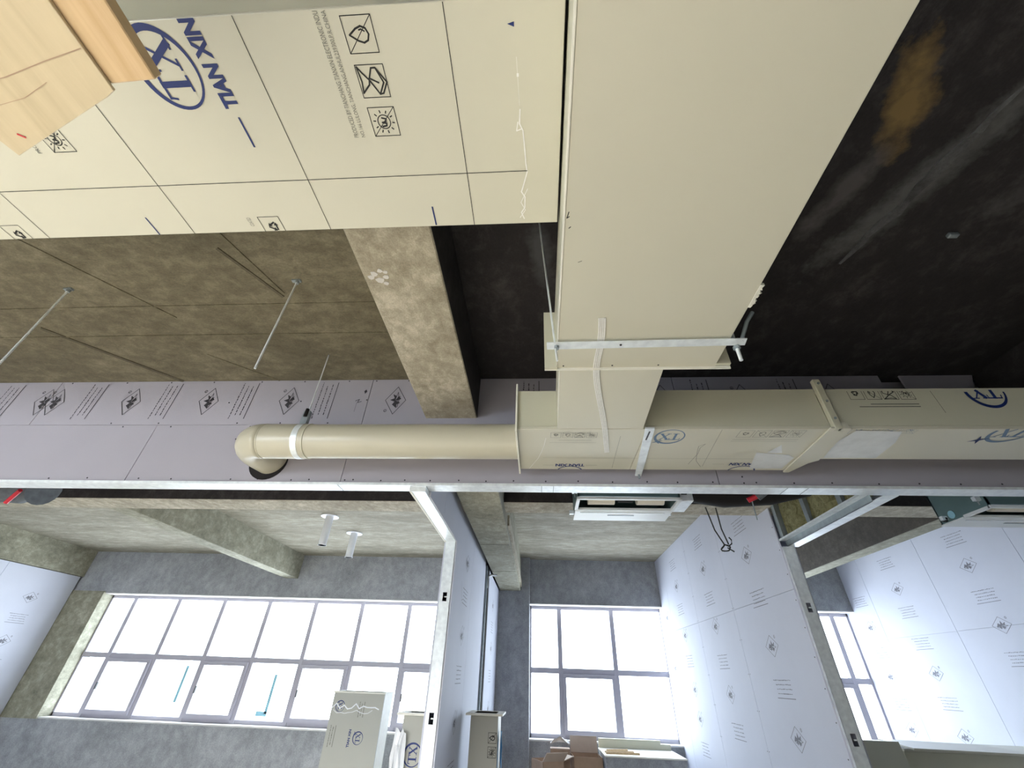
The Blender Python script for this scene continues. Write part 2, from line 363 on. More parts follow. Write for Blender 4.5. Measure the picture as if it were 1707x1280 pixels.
# formwork seams on the left bay (raised fins)
for (p, q, wd) in [((-3.02, 1.24), (-2.50, 1.95), .012), ((-3.6, 2.03), (-3.0, 2.7), .03), ((-1.78, 1.24), (-1.62, 1.75), .01), ((-1.84, 1.4), (-1.64, 1.78), .02),
                   ((-2.55, 2.35), (-2.15, 2.7), .012), ((-9, 1.84), (-.86, 1.84), .010), ((-9, 2.12), (-.86, 2.13), .008)]:
    d = Vector((q[0]-p[0], q[1]-p[1])).normalized(); n = Vector((-d.y, d.x))*wd/2; m = MB()
    m.prism([(p[0]-n.x, p[1]-n.y), (q[0]-n.x, q[1]-n.y), (q[0]+n.x, q[1]+n.y), (p[0]+n.x, p[1]+n.y)], 'Z', 1.964, 1.975).build('formwork_seam', 'slab_brown' if wd < .02 else 'joint_dark', CE)
# cracked pale seam in the dark bay
m = MB(); pts = [(1.10, .9), (1.30, .98), (1.55, 1.10), (1.72, 1.10), (1.90, 1.24), (2.05, 1.33), (1.62, 1.40), (1.60, 1.55), (1.62, 1.68)]
def rough_patch(name, mat, pts, widths, z, parent, jag=.012, seed=1):
    rn = random.Random(seed); m = MB(); L = []; R = []
    P = [Vector((p[0], p[1])) for p in pts]
    for i, p in enumerate(P):
        d = (P[min(i+1, len(P)-1)]-P[max(i-1, 0)]).normalized(); n = Vector((-d.y, d.x))
        L.append(p+n*(widths[i]+rn.uniform(-jag, jag))); R.append(p-n*(widths[i]+rn.uniform(-jag, jag)))
    for i in range(len(P)-1):
        m.prism([tuple(L[i]), tuple(R[i]), tuple(R[i+1]), tuple(L[i+1])], 'Z', z-.004, z+.004)
    return m.build(name, mat, parent)
def lerp_path(a, b, n, jit, seed):
    rn = random.Random(seed)
    return [(a[0]+(b[0]-a[0])*i/n+rn.uniform(-jit, jit), a[1]+(b[1]-a[1])*i/n+rn.uniform(-jit, jit)) for i in range(n+1)]
concrete('seam_pale', srgb(62, 60, 62), srgb(92, 92, 94), srgb(130, 130, 132), seed=20.)
SEAM = lerp_path((1.72, 1.62), (1.93, .74), 14, .012, 3)
rough_patch('cement_seam', 'seam_pale', SEAM, [.004, .008, .014, .02, .022, .03, .02, .026, .036, .03, .024, .02, .014, .01, .004], 1.969, CD, .006, 5)
# corridor beam (pale) and the next one to the right
struct('trim_1', 'beam_grey', (-.86, -.462, -4.2, 2.74, 1.6, 1.99), 'pale mottled concrete beam crossing the soffit, its end resting in the grey bulkhead', 'beam', .008)
box('beam_side_shade', 'slab_black', (-.463, -.4605, -4.2, 2.7, 1.603, 1.98), bpy.data.objects['trim_1'])  # dark plate: shade on the beam's right side, put in as colour
for (x, y, r_) in [(-.80, 1.31, .016), (-.765, 1.29, .012), (-.78, 1.35, .018), (-.745, 1.33, .013), (-.755, 1.37, .012), (-.82, 1.33, .014), (-.74, 1.30, .01)]:
    a = random.uniform(0, 3); MB().prism([(x+r_*(1.3+.3*random.random())*math.cos(a+k*1.05)*(1 if k % 2 else .7), y+r_*math.sin(a+k*1.05)) for k in range(6)], 'Z', 1.597, 1.603).build('mortar_splash', 'plaster_white', bpy.data.objects['trim_1'])
struct('trim_2', 'slab_black', (3.30, 3.70, -4.2, 2.74, 1.6, 1.99), 'dark concrete beam near the right end of the corridor', 'beam')
# room soffits and beams
struct('ceiling', 'slab_room', (-9.6, 6.6, 4.18, 8.9, 1.84, 2.0), 'pale board-marked concrete soffit above the rooms by the windows', 'ceiling')
XB = struct('trim_3', 'beam_grey', (-9.6, 6.6, 3.91, 4.22, 1.375, 2.0), 'concrete cross beam behind the bulkhead, running over the rooms', 'beam', .006)
struct('trim_4', 'beam_room', (-.70, -.335, 3.0, 8.25, 1.27, 2.0), 'grey concrete beam beside the middle partition, ending on the column', 'beam', .006)
struct('trim_5', 'beam_room', (-4.84, -4.6, 4.2, 8.5, 1.42, 1.86), 'concrete beam under the soffit of the left room', 'beam', .006)
struct('trim_6', 'beam_room', (4.01, 4.23, 4.2, 8.5, 1.42, 1.86), 'concrete beam under the soffit of the right room', 'beam', .006)
box('shaded_face', 'slab_black', (-9.5, 6.5, 3.905, 3.912, 1.378, 1.965), XB, label='beam face towards the corridor with its shade painted in black')  # black plate puts shade onto the beam's corridor face
for y in (5.05, 6.55):
    box('formwork_seam', 'joint_dark', (-.69, -.345, y, y+.012, 1.268, 1.272), bpy.data.objects['trim_4'])
box('formwork_ledge', 'beam_grey', (-.335, -.315, 4.5, 8.2, 1.33, 1.44), bpy.data.objects['trim_4'])
struct('trim_7', 'wall_grey', (-1.05, -.172, 8.2, 8.75, -1.5, 1.84), 'dark grey concrete column beside the middle window', 'column', .006)
# window wall
box('beam_face_shade', 'beam_shade', (4.006, 4.010, 4.22, 8.37, 1.424, 1.84), bpy.data.objects['trim_6'], label='side face of the beam, shade put in as a darker colour')  # darker plate stands in for shade on this side
WF = struct('wall_far', 'wall_grey', (-9.6, 6.6, 8.37, 8.75, 1.10, 1.84), 'dark concrete lintel over the windows', 'wall')
struct('wall_far_lower', 'wall_grey', (-9.6, 6.6, 8.37, 8.75, -1.5, -.77), 'grey concrete parapet under the windows', 'wall')
box('lintel_soffit', 'plaster_white', (-8.3, 6.5, 8.36, 8.60, 1.085, 1.10), WF)
box('window_sill', 'plaster_white', (-8.3, 6.5, 8.35, 8.60, -.785, -.765), bpy.data.objects['wall_far_lower'])
struct('wall_far_pier', 'beam_room', (-9.2, -8.32, 8.34, 8.75, -.79, 1.12), 'greenish concrete pier at the far left of the windows', 'wall')
# outer enclosure behind the viewer
struct('wall_back', 'wall_grey', (-4.0, 6.6, -4.2, -4.0, -1.5, 1.97), 'concrete wall behind the viewer', 'wall')
struct('wall_side_right', 'wall_grey', (6.5, 6.6, -4.0, 8.9, -1.5, 1.97), 'concrete wall at the right end', 'wall')
struct('wall_back', 'wall_grey', (-9.6, -4.0, -4.2, -4.0, -1.5, -.9), 'parapet behind the viewer', 'wall')
struct('wall_back', 'wall_grey', (-9.6, -4.0, -4.2, -4.0, .9, 1.97), 'lintel behind the viewer', 'wall')
struct('wall_side_left', 'wall_grey', (-9.6, -9.05, -4.0, 8.9, -1.5, 1.84), 'concrete wall at the left end of the storey', 'wall')

# ------------------------------------------------------------------ windows
def window(n, x0, x1, muls, sash, label, tapes=()):
    W = thing('window_%d' % n, ((x0+x1)/2, 8.6, -.77), label, 'window', kind='structure')
    f = 'frame_mauve'; Y0, Y1 = 8.57, 8.66; zt, zb, zm = 1.085, -.765, .115
    box('window_frame', f, (x0, x1, Y0, Y1, zt-.05, zt), W, .004); box('window_frame', f, (x0, x1, Y0, Y1, zb, zb+.055), W, .004)
    box('transom', f, (x0, x1, Y0-.005, Y1, zm-.04, zm+.04), W, .004)
    for x in (x0, x1-.03): box('window_frame', f, (x, x+.03, Y0, Y1, zb, zt), W, .004)
    for x in muls: box('mullion', f, (x-.038, x+.038, Y0-.008, Y1, zb, zt), W, .004)
    xs = [x0]+list(muls)+[x1]
    for i in range(len(xs)-1):
        a, b = xs[i]+.03, xs[i+1]-.03
        box('glass_pane', 'window_glass', (a, b, 8.615, 8.621, zm+.03, zt-.04), W)
        if i in sash:
            s = box('sash', f, (a, b, 8.53, 8.60, zm-.095, zm-.04), W, .004)
            box('sash_bar', f, (a, b, 8.53, 8.60, zb+.05, zb+.11), s); box('sash_bar', f, (a, a+.055, 8.53, 8.60, zb+.11, zm-.095), s); box('sash_bar', f, (b-.055, b, 8.53, 8.60, zb+.11, zm-.095), s)
            box('sash_handle', 'black_plastic', (a+.06, a+.075, 8.50, 8.53, -.38, -.28), s)
            box('glass_pane', 'window_glass', (a+.05, b-.05, 8.56, 8.566, zb+.1, zm-.09), W)
        else: box('glass_pane', 'window_glass', (a, b, 8.615, 8.621, zb+.05, zm-.03), W)
    for (x, z0, z1, ft) in tapes:
        t = MB().box(x, x+.05, 8.608, 8.611, z0, z1)
        if ft: t.box(x-.14, x+.05, 8.608, 8.611, z0-.035, z0+.03)
        t.build('blue_masking_tape', 'tape_cyan', W)
    return W
window(1, -8.32, -1.0, (-7.81, -6.91, -6.0, -5.1, -4.2, -3.3, -2.4, -1.5), (1, 3, 5, 7), 'long aluminium ribbon window of the left room with overcast sky behind', tapes=((-6.28, -.52, .0, 0), (-4.62, -.62, -.08, 1)))
window(2, -.17, 2.17, (.355, 1.285), (1,), 'aluminium window of the middle room, six bright lights')
window(3, 2.3, 5.38, (3.2, 4.15, 5.10), (2,), 'aluminium window of the right room seen past the steel stud')

# ------------------------------------------------------------------ bulkhead (front wall above the room openings)
BH = thing('wall_front', (-1, 2.7, 1.02), 'grey drywall bulkhead with printed boards, screws and bright steel bottom channel', 'wall', kind='structure')
g = .0025
upper = [(-9.4, -4.1), (-4.1, -1.35), (-1.35, 1.05), (1.05, 2.60)]
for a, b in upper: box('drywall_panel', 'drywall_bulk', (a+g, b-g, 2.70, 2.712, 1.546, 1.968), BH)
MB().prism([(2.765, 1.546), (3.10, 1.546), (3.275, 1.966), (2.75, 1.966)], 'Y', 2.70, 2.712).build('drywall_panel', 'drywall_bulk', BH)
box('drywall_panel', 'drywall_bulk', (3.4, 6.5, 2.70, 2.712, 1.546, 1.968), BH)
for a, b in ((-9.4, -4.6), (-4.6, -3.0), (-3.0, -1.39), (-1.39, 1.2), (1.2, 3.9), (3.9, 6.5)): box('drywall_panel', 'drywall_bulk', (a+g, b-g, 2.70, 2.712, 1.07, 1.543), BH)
# back boards close the cavity
box('drywall_panel', 'drywall_bulk', (-9.4, 6.5, 2.79, 2.802, 1.07, 1.968), BH)
ch = box('bottom_channel', 'galvanized', (-9.4, 6.5, 2.690, 2.805, 1.060, 1.064), BH, label='bright steel bottom channel')
box('channel_flange', 'galvanized', (-9.4, 6.5, 2.688, 2.692, 1.061, 1.078), ch); box('channel_flange', 'galvanized', (-9.4, 6.5, 2.803, 2.807, 1.061, 1.10), ch)
for x in (-1.40, .02, .10, 1.62, 1.75): box('channel_joint', 'galvanized_dull', (x, x+.004, 2.69, 2.80, 1.0585, 1.0602), ch)
# studs inside
for x in [-9+.6*k for k in range(26)]: box('stud', 'galvanized_dull', (x, x+.05, 2.713, 2.789, 1.066, 1.96), BH)
P = Print((0, 2.6985, 0), **F_FRONT_SIDE)   # a = z, b = -x
def bulk_dia(P, x, z=1.765, flip=1): P.diamond(z, -x, .128, .082, .0045, flip)
for x in (-4.13, -4.03+.0, -3.353, -2.68, -2.0, -1.125): bulk_dia(P, x, flip=1 if x != -1.125 else -1)
for x in (-5.5, -4.85): bulk_dia(P, x)
for x in (-4.9+.7, -3.72, -3.05, -2.38, -1.70): 
    if x > -4.1: P.rows(1.60, 1.94, -x-.065, -x+.06, 4, .006)
P.rows(1.60, 1.94, 4.42, 4.55, 4, .006)
for x in (.95, 1.55, 2.2): P.diamond(1.765, -x, .128, .082, .0045)
for x in (-.05, 1.25, 1.9): P.rows(1.60, 1.94, -x-.06, -x+.06, 4, .006)
P.build('ink_bulk', BH)
import itertools
def screws(x, z):
    m = MB(); n = 6
    m.tube([(x, 2.6975, z), (x, 2.701, z)], .0055, 6); m.build('screw', 'screw_dark', BH)
for px, dz in zip((-2.20, -2.0, -1.75, -1.62, -1.36, -1.30, -1.10, -.93, -.75, -.55, -.36, -.17, .05, .27, .50, .73, .93, 1.16, 1.36, 1.44, 1.68, 1.92, 2.21, 2.46, 2.71, 2.96, 3.2, -2.9, -2.65, -3.3, -3.6, -4.0), itertools.cycle((.0, .003, -.002, .002))): screws(px, 1.098+dz)
for px in (-3.5, -3.1, -2.72, -2.3, -1.93, -1.55, -1.32, -1.05, -4.0): screws(px, 1.955)
for px in (-2.35, -2.0, -1.62, -3.4, -3.0): screws(px, 1.56); screws(px+.12, 1.528)
for px, z in ((-1.9, 1.76), (-2.5, 1.75), (-1.36, 1.77), (1.36, 1.14), (-1.95, 1.33), (-2.3, 1.42)): screws(px, z)
MB().prism([(-1.40, 1.855), (-1.385, 1.87), (-1.375, 1.85), (-1.39, 1.83)], 'Y', 2.698, 2.701).build('scuff_mark', 'ink_bulk', BH)
P = Print((0, 2.6985, 0), **F_FRONT); P.line([(-1.45, 1.76), (-1.42, 1.775), (-1.43, 1.745), (-1.40, 1.755)], .005); P.line([(-1.435, 1.745), (-1.437, 1.66)], .002); P.build('ink_bulk', BH, 'pencil_mark')

# ------------------------------------------------------------------ partitions between rooms
def wallprint(P, col_a, zs_d, zs_t, faint=1):
    for z in zs_d: P.diamond(col_a, z, .125, .085, .0045)
    for z in zs_t: P.rows(col_a-.16, col_a+.16, z-.06, z+.07, 5, .006)
    for z in (zs_d[0]-.33,): pass
def stud_c(parent, name, x0, x1, y, z0, z1, holes=(), mat='galvanized'):
    """C stud with its web turned to the viewer (-Y), punched holes"""
    s = MB(); hw, hh = .018, .035; cx = (x0+x1)/2; zz = z0
    for h in sorted(holes):
        s.box(x0, x1, y, y+.0015, zz, h-hh); s.box(x0, cx-hw, y, y+.0015, h-hh, h+hh); s.box(cx+hw, x1, y, y+.0015, h-hh, h+hh)
        s.box(cx-hw*.2, cx+hw*.9, y+.001, y+.012, h-.004, h+.004); zz = h+hh
    s.box(x0, x1, y, y+.0015, zz, z1)
    s.box(x0, x0+.0015, y, y+.045, z0, z1); s.box(x1-.0015, x1, y, y+.045, z0, z1)
    return s.build(name, mat, parent)
# -- left partition
WL = thing('wall_left', (-.815, 4.0, -1.5), 'pale drywall partition left of the middle room with steel stud end and header', 'wall', kind='structure')
stud_c(WL, 'steel_stud', -.868, -.775, 3.975, -1.5, 1.02, (.556, -.272, -1.0))
hd = box('header_channel', 'galvanized', (-.868, -.775, 2.705, 3.99, 1.020, 1.0225), WL, label='bright steel header channel over the opening')
box('channel_flange', 'duct_edge', (-.884, -.868, 2.705, 3.99, 1.018, 1.058), hd); box('channel_flange', 'galvanized', (-.775, -.772, 2.705, 3.99, 1.018, 1.055), hd)
for a, b, z0, z1 in ((2.81, 3.30, 1.022, 1.50), (3.303, 3.98, 1.022, 1.49)): box('drywall_panel', 'drywall', (-.772, -.760, a, b, z0, z1), WL)
for a, b in ((3.983, 5.10), (5.103, 6.36)): box('drywall_panel', 'drywall', (-.775, -.762, a, b, -1.5, 1.46), WL)
box('drywall_panel', 'drywall', (-.885, -.871, 4.0, 8.37, -1.5, 1.84), WL); box('drywall_panel', 'drywall', (-.885, -.871, 2.81, 4.0, 1.07, 1.84), WL)
box('drywall_panel', 'drywall', (-.735, -.72, 6.52, 8.19, -1.5, 1.262), WL, label='second narrower board standing proud near the column')
box('steel_stud', 'galvanized_dull', (-.77, -.735, 6.36, 6.38, -1.5, 1.30), WL); box('cavity_shade', 'black_foam_and_shade', (-.80, -.737, 6.40, 6.50, -1.5, 1.25), WL)  # black box puts shade into the gap between the boards
for y in (4.6, 5.1, 5.7, 6.2, 7., 7.6): box('steel_stud', 'galvanized_dull', (-.868, -.78, y, y+.04, -1.5, 1.4), WL)
P = Print((-.7605, 0, 0), **F_RIGHTFACE)
wallprint(P, 4.70, (.98, .32, -.34), (.65, 0, -.68)); P.line([(4.42, .76), (4.50, .60), (4.56, .62)], .004); P.build('ink_wall', WL)
P = Print((-.7185, 0, 0), **F_RIGHTFACE); wallprint(P, 7.2, (.9, .34, -.36), (.6, .0)); P.build('ink_wall', WL)
# white conduit looped over the board edge
MB().tube([(-.735, 6.42, 1.02), (-.738, 6.42, 1.10), (-.725, 6.45, 1.17), (-.70, 6.5, 1.205), (-.62, 6.55, 1.215)], .014, 10).build('white_conduit', 'pvc_white', label='short white plastic conduit bent over the partition board under the beam', cat='conduit')
box('channel_end', 'galvanized', (-.884, -.772, 2.700, 2.7045, 1.019, 1.0585), hd)
# -- right partition
WR = thing('wall_right', (2.2, 4.0, -1.5), 'pale printed drywall partition right of the middle room with open mineral wool header', 'wall', kind='structure')
for a, b in ((3.985, 5.33), (5.33, 6.585), (6.585, 7.86), (7.86, 8.37)):
    box('drywall_panel', 'drywall', (2.151, 2.163, a+g, b-g, -1.5, .679), WR)
    if a < 4: MB().prism([(a+g, .682), (b-g, .682), (b-g, 1.838), (4.225, 1.838), (4.225, 1.373), (a+g, 1.373)], 'X', 2.151, 2.163).build('drywall_panel', 'drywall', WR)
    else: box('drywall_panel', 'drywall', (2.151, 2.163, a+g, b-g, .682, 1.838), WR)
box('drywall_panel', 'drywall', (2.151, 2.163, 8.37, 8.56, -.77, 1.09), WR)
stud_c(WR, 'steel_stud', 2.163, 2.258, 3.96, -1.5, 1.02, (.54, -.289, -1.0), 'galvanized')
hd = box('header_channel', 'galvanized', (2.205, 2.300, 2.705, 3.97, 1.020, 1.0225), WR, label='bright steel header channel over the opening')
box('channel_flange', 'galvanized_dull', (2.205, 2.2075, 2.81, 3.97, 1.02, 1.07), hd); box('channel_flange', 'galvanized', (2.150, 2.205, 2.81, 3.97, 1.068, 1.070), hd)
box('channel_flange', 'galvanized', (2.150, 2.1525, 2.81, 3.97, 1.066, 1.082), hd)
box('edge_stud', 'galvanized_dull', (2.163, 2.21, 3.90, 3.95, 1.07, 1.40), WR)
for y in (3.04, 3.47): 
    box('steel_stud', 'galvanized_dull', (2.175, 2.25, y, y+.05, 1.07, 1.96), WR)
rn = random.Random(2)
def batt(x0, x1, y0, y1, z0, z1):
    m = MB(); ny, nz = 10, 14; vs = []
    for i in range(ny+1):
        for j in range(nz+1):
            e = min(i, ny-i, 3)/3; vs.append((x0+.03*(1-e)+rn.uniform(-.008, .008), y0+(y1-y0)*i/ny, z0+(z1-z0)*j/nz))
    fs = [(i*(nz+1)+j, (i+1)*(nz+1)+j, (i+1)*(nz+1)+j+1, i*(nz+1)+j+1) for i in range(ny) for j in range(nz)]
    m.add(vs, fs, True); m.box(x0+.035, x1, y0, y1, z0, z1); return m.build('wool_batt', 'mineral_wool', WR)
batt(2.175, 2.25, 3.52, 3.885, 1.07, 1.96); batt(2.175, 2.25, 3.092, 3.465, 1.07, 1.96); batt(2.175, 2.25, 2.81, 3.035, 1.07, 1.96)
box('drywall_panel', 'drywall', (2.302, 2.315, 2.81, 8.37, 1.07, 1.84), WR); box('drywall_panel', 'drywall', (2.262, 2.274, 3.975, 8.37, -1.5, 1.067), WR)
P = Print((2.1505, 0, 0), **F_LEFTFACE)    # a = -y
wallprint(P, -4.665, (1.107, .309, -.353), (1.40, .70, -.02)); wallprint(P, -5.975, (1.24, .585, -.084), (1.568, .88, .217, -.416)); wallprint(P, -7.28, (1.245, .585, -.38, -.06), (1.552, .917, .26, -.70))
wallprint(P, -8.1, (.9, .2), (.55, -.1))
P.build('ink_wall', WR)
for z in [1.2-.2*k for k in range(13)]: MB().tube([(2.1495, 4.01, z), (2.1515, 4.01, z)], .005, 6).build('screw', 'screw_dark', WR)
for z in [1.6-.3*k for k in range(9)]:
    for y in (5.31, 5.35, 6.565, 6.605): MB().tube([(2.1495, y, z), (2.1515, y, z)], .004, 6).build('screw', 'screw_dark', WR)
# -- right room's far wall
WRR = thing('wall_right_room', (5.38, 5.5, -1.5), 'printed pale drywall wall at the right side of the right room', 'wall', kind='structure')
ys = (2.81, 3.91, 5.205, 6.515, 7.825, 8.37)
for a, b in zip(ys, ys[1:]):
    box('drywall_panel', 'drywall', (5.38, 5.392, a+g, b-g, -1.5, .656), WRR); box('drywall_panel', 'drywall', (5.38, 5.392, a+g, b-g, .658, 1.375 if b < 4 else 1.838), WRR)
box('drywall_panel', 'drywall', (5.38, 5.392, 8.37, 8.56, -.77, 1.09), WRR)
box('backing_board', 'drywall', (5.394, 5.42, 2.81, 8.7, -1.5, 1.84), WRR)
P = Print((5.3795, 0, 0), **F_LEFTFACE)
wallprint(P, -5.87, (1.317, .667, .0), (1.628, .965, .33, -.33)); wallprint(P, -7.18, (1.257, .215, -.45), (1.61, .943, .552, -.12)); wallprint(P, -8.1, (.834, .181, -.446), (1.2, .484, -.163)); wallprint(P, -4.56, (1.3, .66), (1.6, .97, .3)); 
P.build('ink_wall', WRR)
# -- left room's far wall
WLL = thing('wall_left_room', (-9.0, 7, -1.5), 'pale drywall wall at the far left of the left room', 'wall', kind='structure')
for a, b in ((3.0, 4.4), (4.4, 5.7), (5.7, 7.0), (7.0, 8.33)): box('drywall_panel', 'drywall', (-8.975, -8.962, a+g, b-g, -1.5, 1.355), WLL)
P = Print((-8.9615, 0, 0), **F_RIGHTFACE)
for c in (6.35, 7.66): wallprint(P, c, (.9, .25, -.4), (.57, -.08, -.7))
P.build('ink_wall', WLL)
struct('trim_8', 'beam_room', (-9.3, -8.94, 4.2, 8.37, 1.365, 1.85), 'greenish concrete beam above the far left wall', 'beam')

# ================================================================== DUCTS
def duct(name, loc, label): return thing(name, loc, label, 'air duct')
# --- left duct (printed underside)
LD = duct('air_duct', (-3, .6, 1.40), 'large beige duct board box at top left with blue oval logo and black grid print')
box('bottom_panel', 'duct_beige', (-6.0, .078, .285, .926, 1.40, 1.42), LD, .002); box('side_panel', 'duct_beige_side', (-6.0, .078, .285, .305, 1.42, 1.65), LD); box('side_panel', 'duct_beige_side', (-6.0, .078, .906, .926, 1.42, 1.65), LD); box('top_panel', 'duct_beige_side', (-6.0, .078, .285, .926, 1.65, 1.67), LD)
Z = 1.3995
P = Print((0, 0, Z), **F_DOWN_LEFT)   # a=-y, b=-x
for x in (-3.09, -2.53, -1.972, -1.352, -.797, -.235): P.line([(-.287, -x), (-.925, -x)], .0022)
P.line([(-.730, 6.0), (-.7285, .797), (-.7265, .03)], .0024)
for k, kind in enumerate(('sun', 'box', 'drop')): P.icon(kind, -.597+.1085*k*.99, .430, .081)
for cx in (1.54, 2.65): P.icon('sun', -.602, cx, .081); P.icon('box', -.494, cx, .081); P.icon('drop', -.387, cx, .081)
P.clip = (-.925, -.2, 0, 9)
P.icon('cycle', -.944, .979, .081); P.icon('cycle', -.944, 2.045, .081)
P.build('ink_black', LD, label='black packaging icons and grid lines')
P = Print((0, 0, Z), **F_DOWN_LEFT)
P.text('PRODUCED BY TIANCHANG TIANXIN ELECTRONIC INDU', -.598, -.288, .566, .580); P.text('NO.166 LULONG, TIANCHANG,ANHUI,239300,P.R.CHINA', -.598, -.288, .543, .557)
P.text('PRODUCED BY', -.603, -.5, 1.665, 1.68); P.text('COATED', -.90, -.864, 1.09, 1.105); P.build('ink_grey', LD, label='small grey lettering')
P = Print((0, 0, Z), **F_DOWN_LEFT); P.logo(-.395, 1.058, .098, q=.87); P.text('TIAN XIN', -.500, -.286, .903, .950, bold=.045)
P.line([(-.612, .924), (-.526, .924)], .006); P.line([(-.923, 1.499), (-.85, 1.499)], .005); P.line([(-.918, .381), (-.846, .381)], .0055)
P.mb.add([P.w(-.338, .073), P.w(-.345, .055), P.w(-.334, .055)], [(0, 1, 2)])
P.build('ink_blue', LD, label='blue oval logo, TIAN XIN lettering and strokes')
rn = random.Random(4); P = Print((0, 0, Z), **F_DOWN_LEFT)
pts = [(-.54, .047), (-.58, .050), (-.60, .040), (-.66, .036), (-.70, .034), (-.73, .030), (-.78, .045), (-.80, .052), (-.82, .040), (-.86, .042), (-.88, .055), (-.905, .045)]
P.line(pts, .004); P.line([(-.79, .03), (-.84, .055), (-.87, .04), (-.90, .06)], .0025); P.line([(-.575, .055), (-.60, .06), (-.595, .045)], .003); P.line([(-.45, .05), (-.455, .05)], .006)
P.line([(-.41, .052), (-.53, .048)], .001)
P.build('tape_white', LD, 'torn_tape', 'torn white tape residue')
# --- big duct running away from the viewer
BD = duct('air_duct', (.43, .0, 1.14), 'widest beige duct running overhead from the top edge to the steel hanger bar')
box('bottom_panel', 'duct_beige', (.087, .778, -2.0, 1.486, 1.14, 1.16), BD, .002)
box('side_panel', 'duct_beige_side', (.087, .107, -2.0, 1.486, 1.16, 1.47), BD); box('side_panel', 'duct_beige_side', (.758, .778, -2.0, 1.486, 1.16, 1.47), BD); box('top_panel', 'duct_beige_side', (.087, .778, -2.0, 1.486, 1.47, 1.49), BD)
MB().prism([(.032, 1.13), (.087, 1.13), (.087, 1.47), (.032, 1.47)], 'Y', 1.466, 1.486).build('end_flange', 'duct_beige_side', BD); MB().prism([(.778, 1.145), (.842, 1.145), (.842, 1.47), (.778, 1.47)], 'Y', 1.47, 1.486).build('end_flange', 'duct_beige_side', BD)
box('end_plate', 'duct_beige_side', (.107, .758, 1.466, 1.486, 1.16, 1.47), BD)
box('edge_tape', 'duct_edge', (.0835, .0865, -2.0, 1.486, 1.138, 1.19), BD)
box('edge_tape', 'duct_edge', (.032, .842, 1.484, 1.489, 1.128, 1.142), BD)
for x in (.115, .33, .53): MB().tube([(x, 1.470, 1.1385), (x, 1.470, 1.142)], .004, 6).build('screw', 'screw_dark', BD)
m = MB(); rn = random.Random(9)
for k in range(9): 
    y = 1.02+.012*k; m.prism([(.776, y), (.786+rn.uniform(0, .012), y+.003), (.784+rn.uniform(0, .01), y+.014), (.776, y+.012)], 'Z', 1.138, 1.15)
m.build('torn_edge', 'duct_edge', BD)
P = Print((0, 0, 1.1395), **F_DOWN_LEFT); 
P.line([(-.77, -.105), (-.775, -.10)], .003); P.line([(-.72, -.097), (-.74, -.092), (-.735, -.099)], .003); P.line([(-.905, -.138), (-.90, -.15)], .002)
P.build('ink_black', BD)
# --- neck down to the cross duct
NK = duct('duct_neck', (.34, 1.75, 1.14), 'narrow tapering beige duct neck joining the wide duct to the cross duct')
MB().prism([(.097, 1.489), (.560, 1.489), (.580, 2.045), (.108, 2.045)], 'Z', 1.141, 1.161).build('bottom_panel', 'duct_beige', NK, .002)
MB().prism([(.097, 1.489), (.117, 1.489), (.128, 2.045), (.108, 2.045)], 'Z', 1.161, 1.38).build('side_panel', 'duct_beige_side', NK); MB().prism([(.540, 1.489), (.560, 1.489), (.580, 2.045), (.560, 2.045)], 'Z', 1.161, 1.38).build('side_panel', 'duct_beige_side', NK)
MB().prism([(.097, 1.489), (.560, 1.489), (.580, 2.045), (.108, 2.045)], 'Z', 1.38, 1.40).build('top_panel', 'duct_beige_side', NK)
# --- cross duct, left section
CL = duct('air_duct', (.25, 2.3, 1.14), 'short beige cross duct section under the neck, upside-down print, left of the clamp bar')
box('bottom_panel', 'duct_beige', (-.118, .600, 2.048, 2.590, 1.14, 1.16), CL, .002); box('front_panel', 'duct_beige_side', (-.118, .600, 2.048, 2.068, 1.16, 1.383), CL); box('back_panel', 'duct_beige_side', (-.118, .600, 2.570, 2.590, 1.16, 1.383), CL); box('top_panel', 'duct_beige_side', (-.118, .600, 2.048, 2.590, 1.383, 1.40), CL)
box('end_flange', 'duct_edge', (-.128, -.118, 2.03, 2.62, 1.118, 1.44), CL, label='pale raised end flange')
P = Print((0, 0, 1.1395), clip=(-9, 9, 2.05, 2.588), **F_DOWN_TURN)  # a=-x, b=y
for k, kd in enumerate(('sun', 'box', 'drop', 'cycle')): P.icon(kd, -.335+.068*k, 2.085, .058, .002)
P.line([(-.31, 2.176), (-.12, 2.176)], .002)
P.line([(-.469, 2.127), (-.481, 2.562)], .0015); P.line([(-.612, 2.415), (-.031, 2.411)], .0015); P.line([(-.34, 2.206), (-.067, 2.206)], .0015)
P.line([(-.10, 2.522), (-.03, 2.522)], .002); P.line([(-.38, 2.522), (-.31, 2.522)], .002); P.build('ink_grey', CL)
P = Print((0, 0, 1.1395), clip=(-9, 9, 2.05, 2.588), **F_DOWN_TURN); P.text('TIAN XIN', -.299, -.112, 2.503, 2.543, bold=.04); P.circle((-.208, 2.625), .085, .085, .009); P.build('ink_blue', CL)
P = Print((0, 0, 1.1393), **F_DOWN_TURN); rn = random.Random(3)
P.line([(-.045, 2.15), (-.035, 2.25), (-.02, 2.33), (-.0, 2.42), (.03, 2.50), (.06, 2.58)], .003); P.build('tape_white', CL, 'torn_tape')
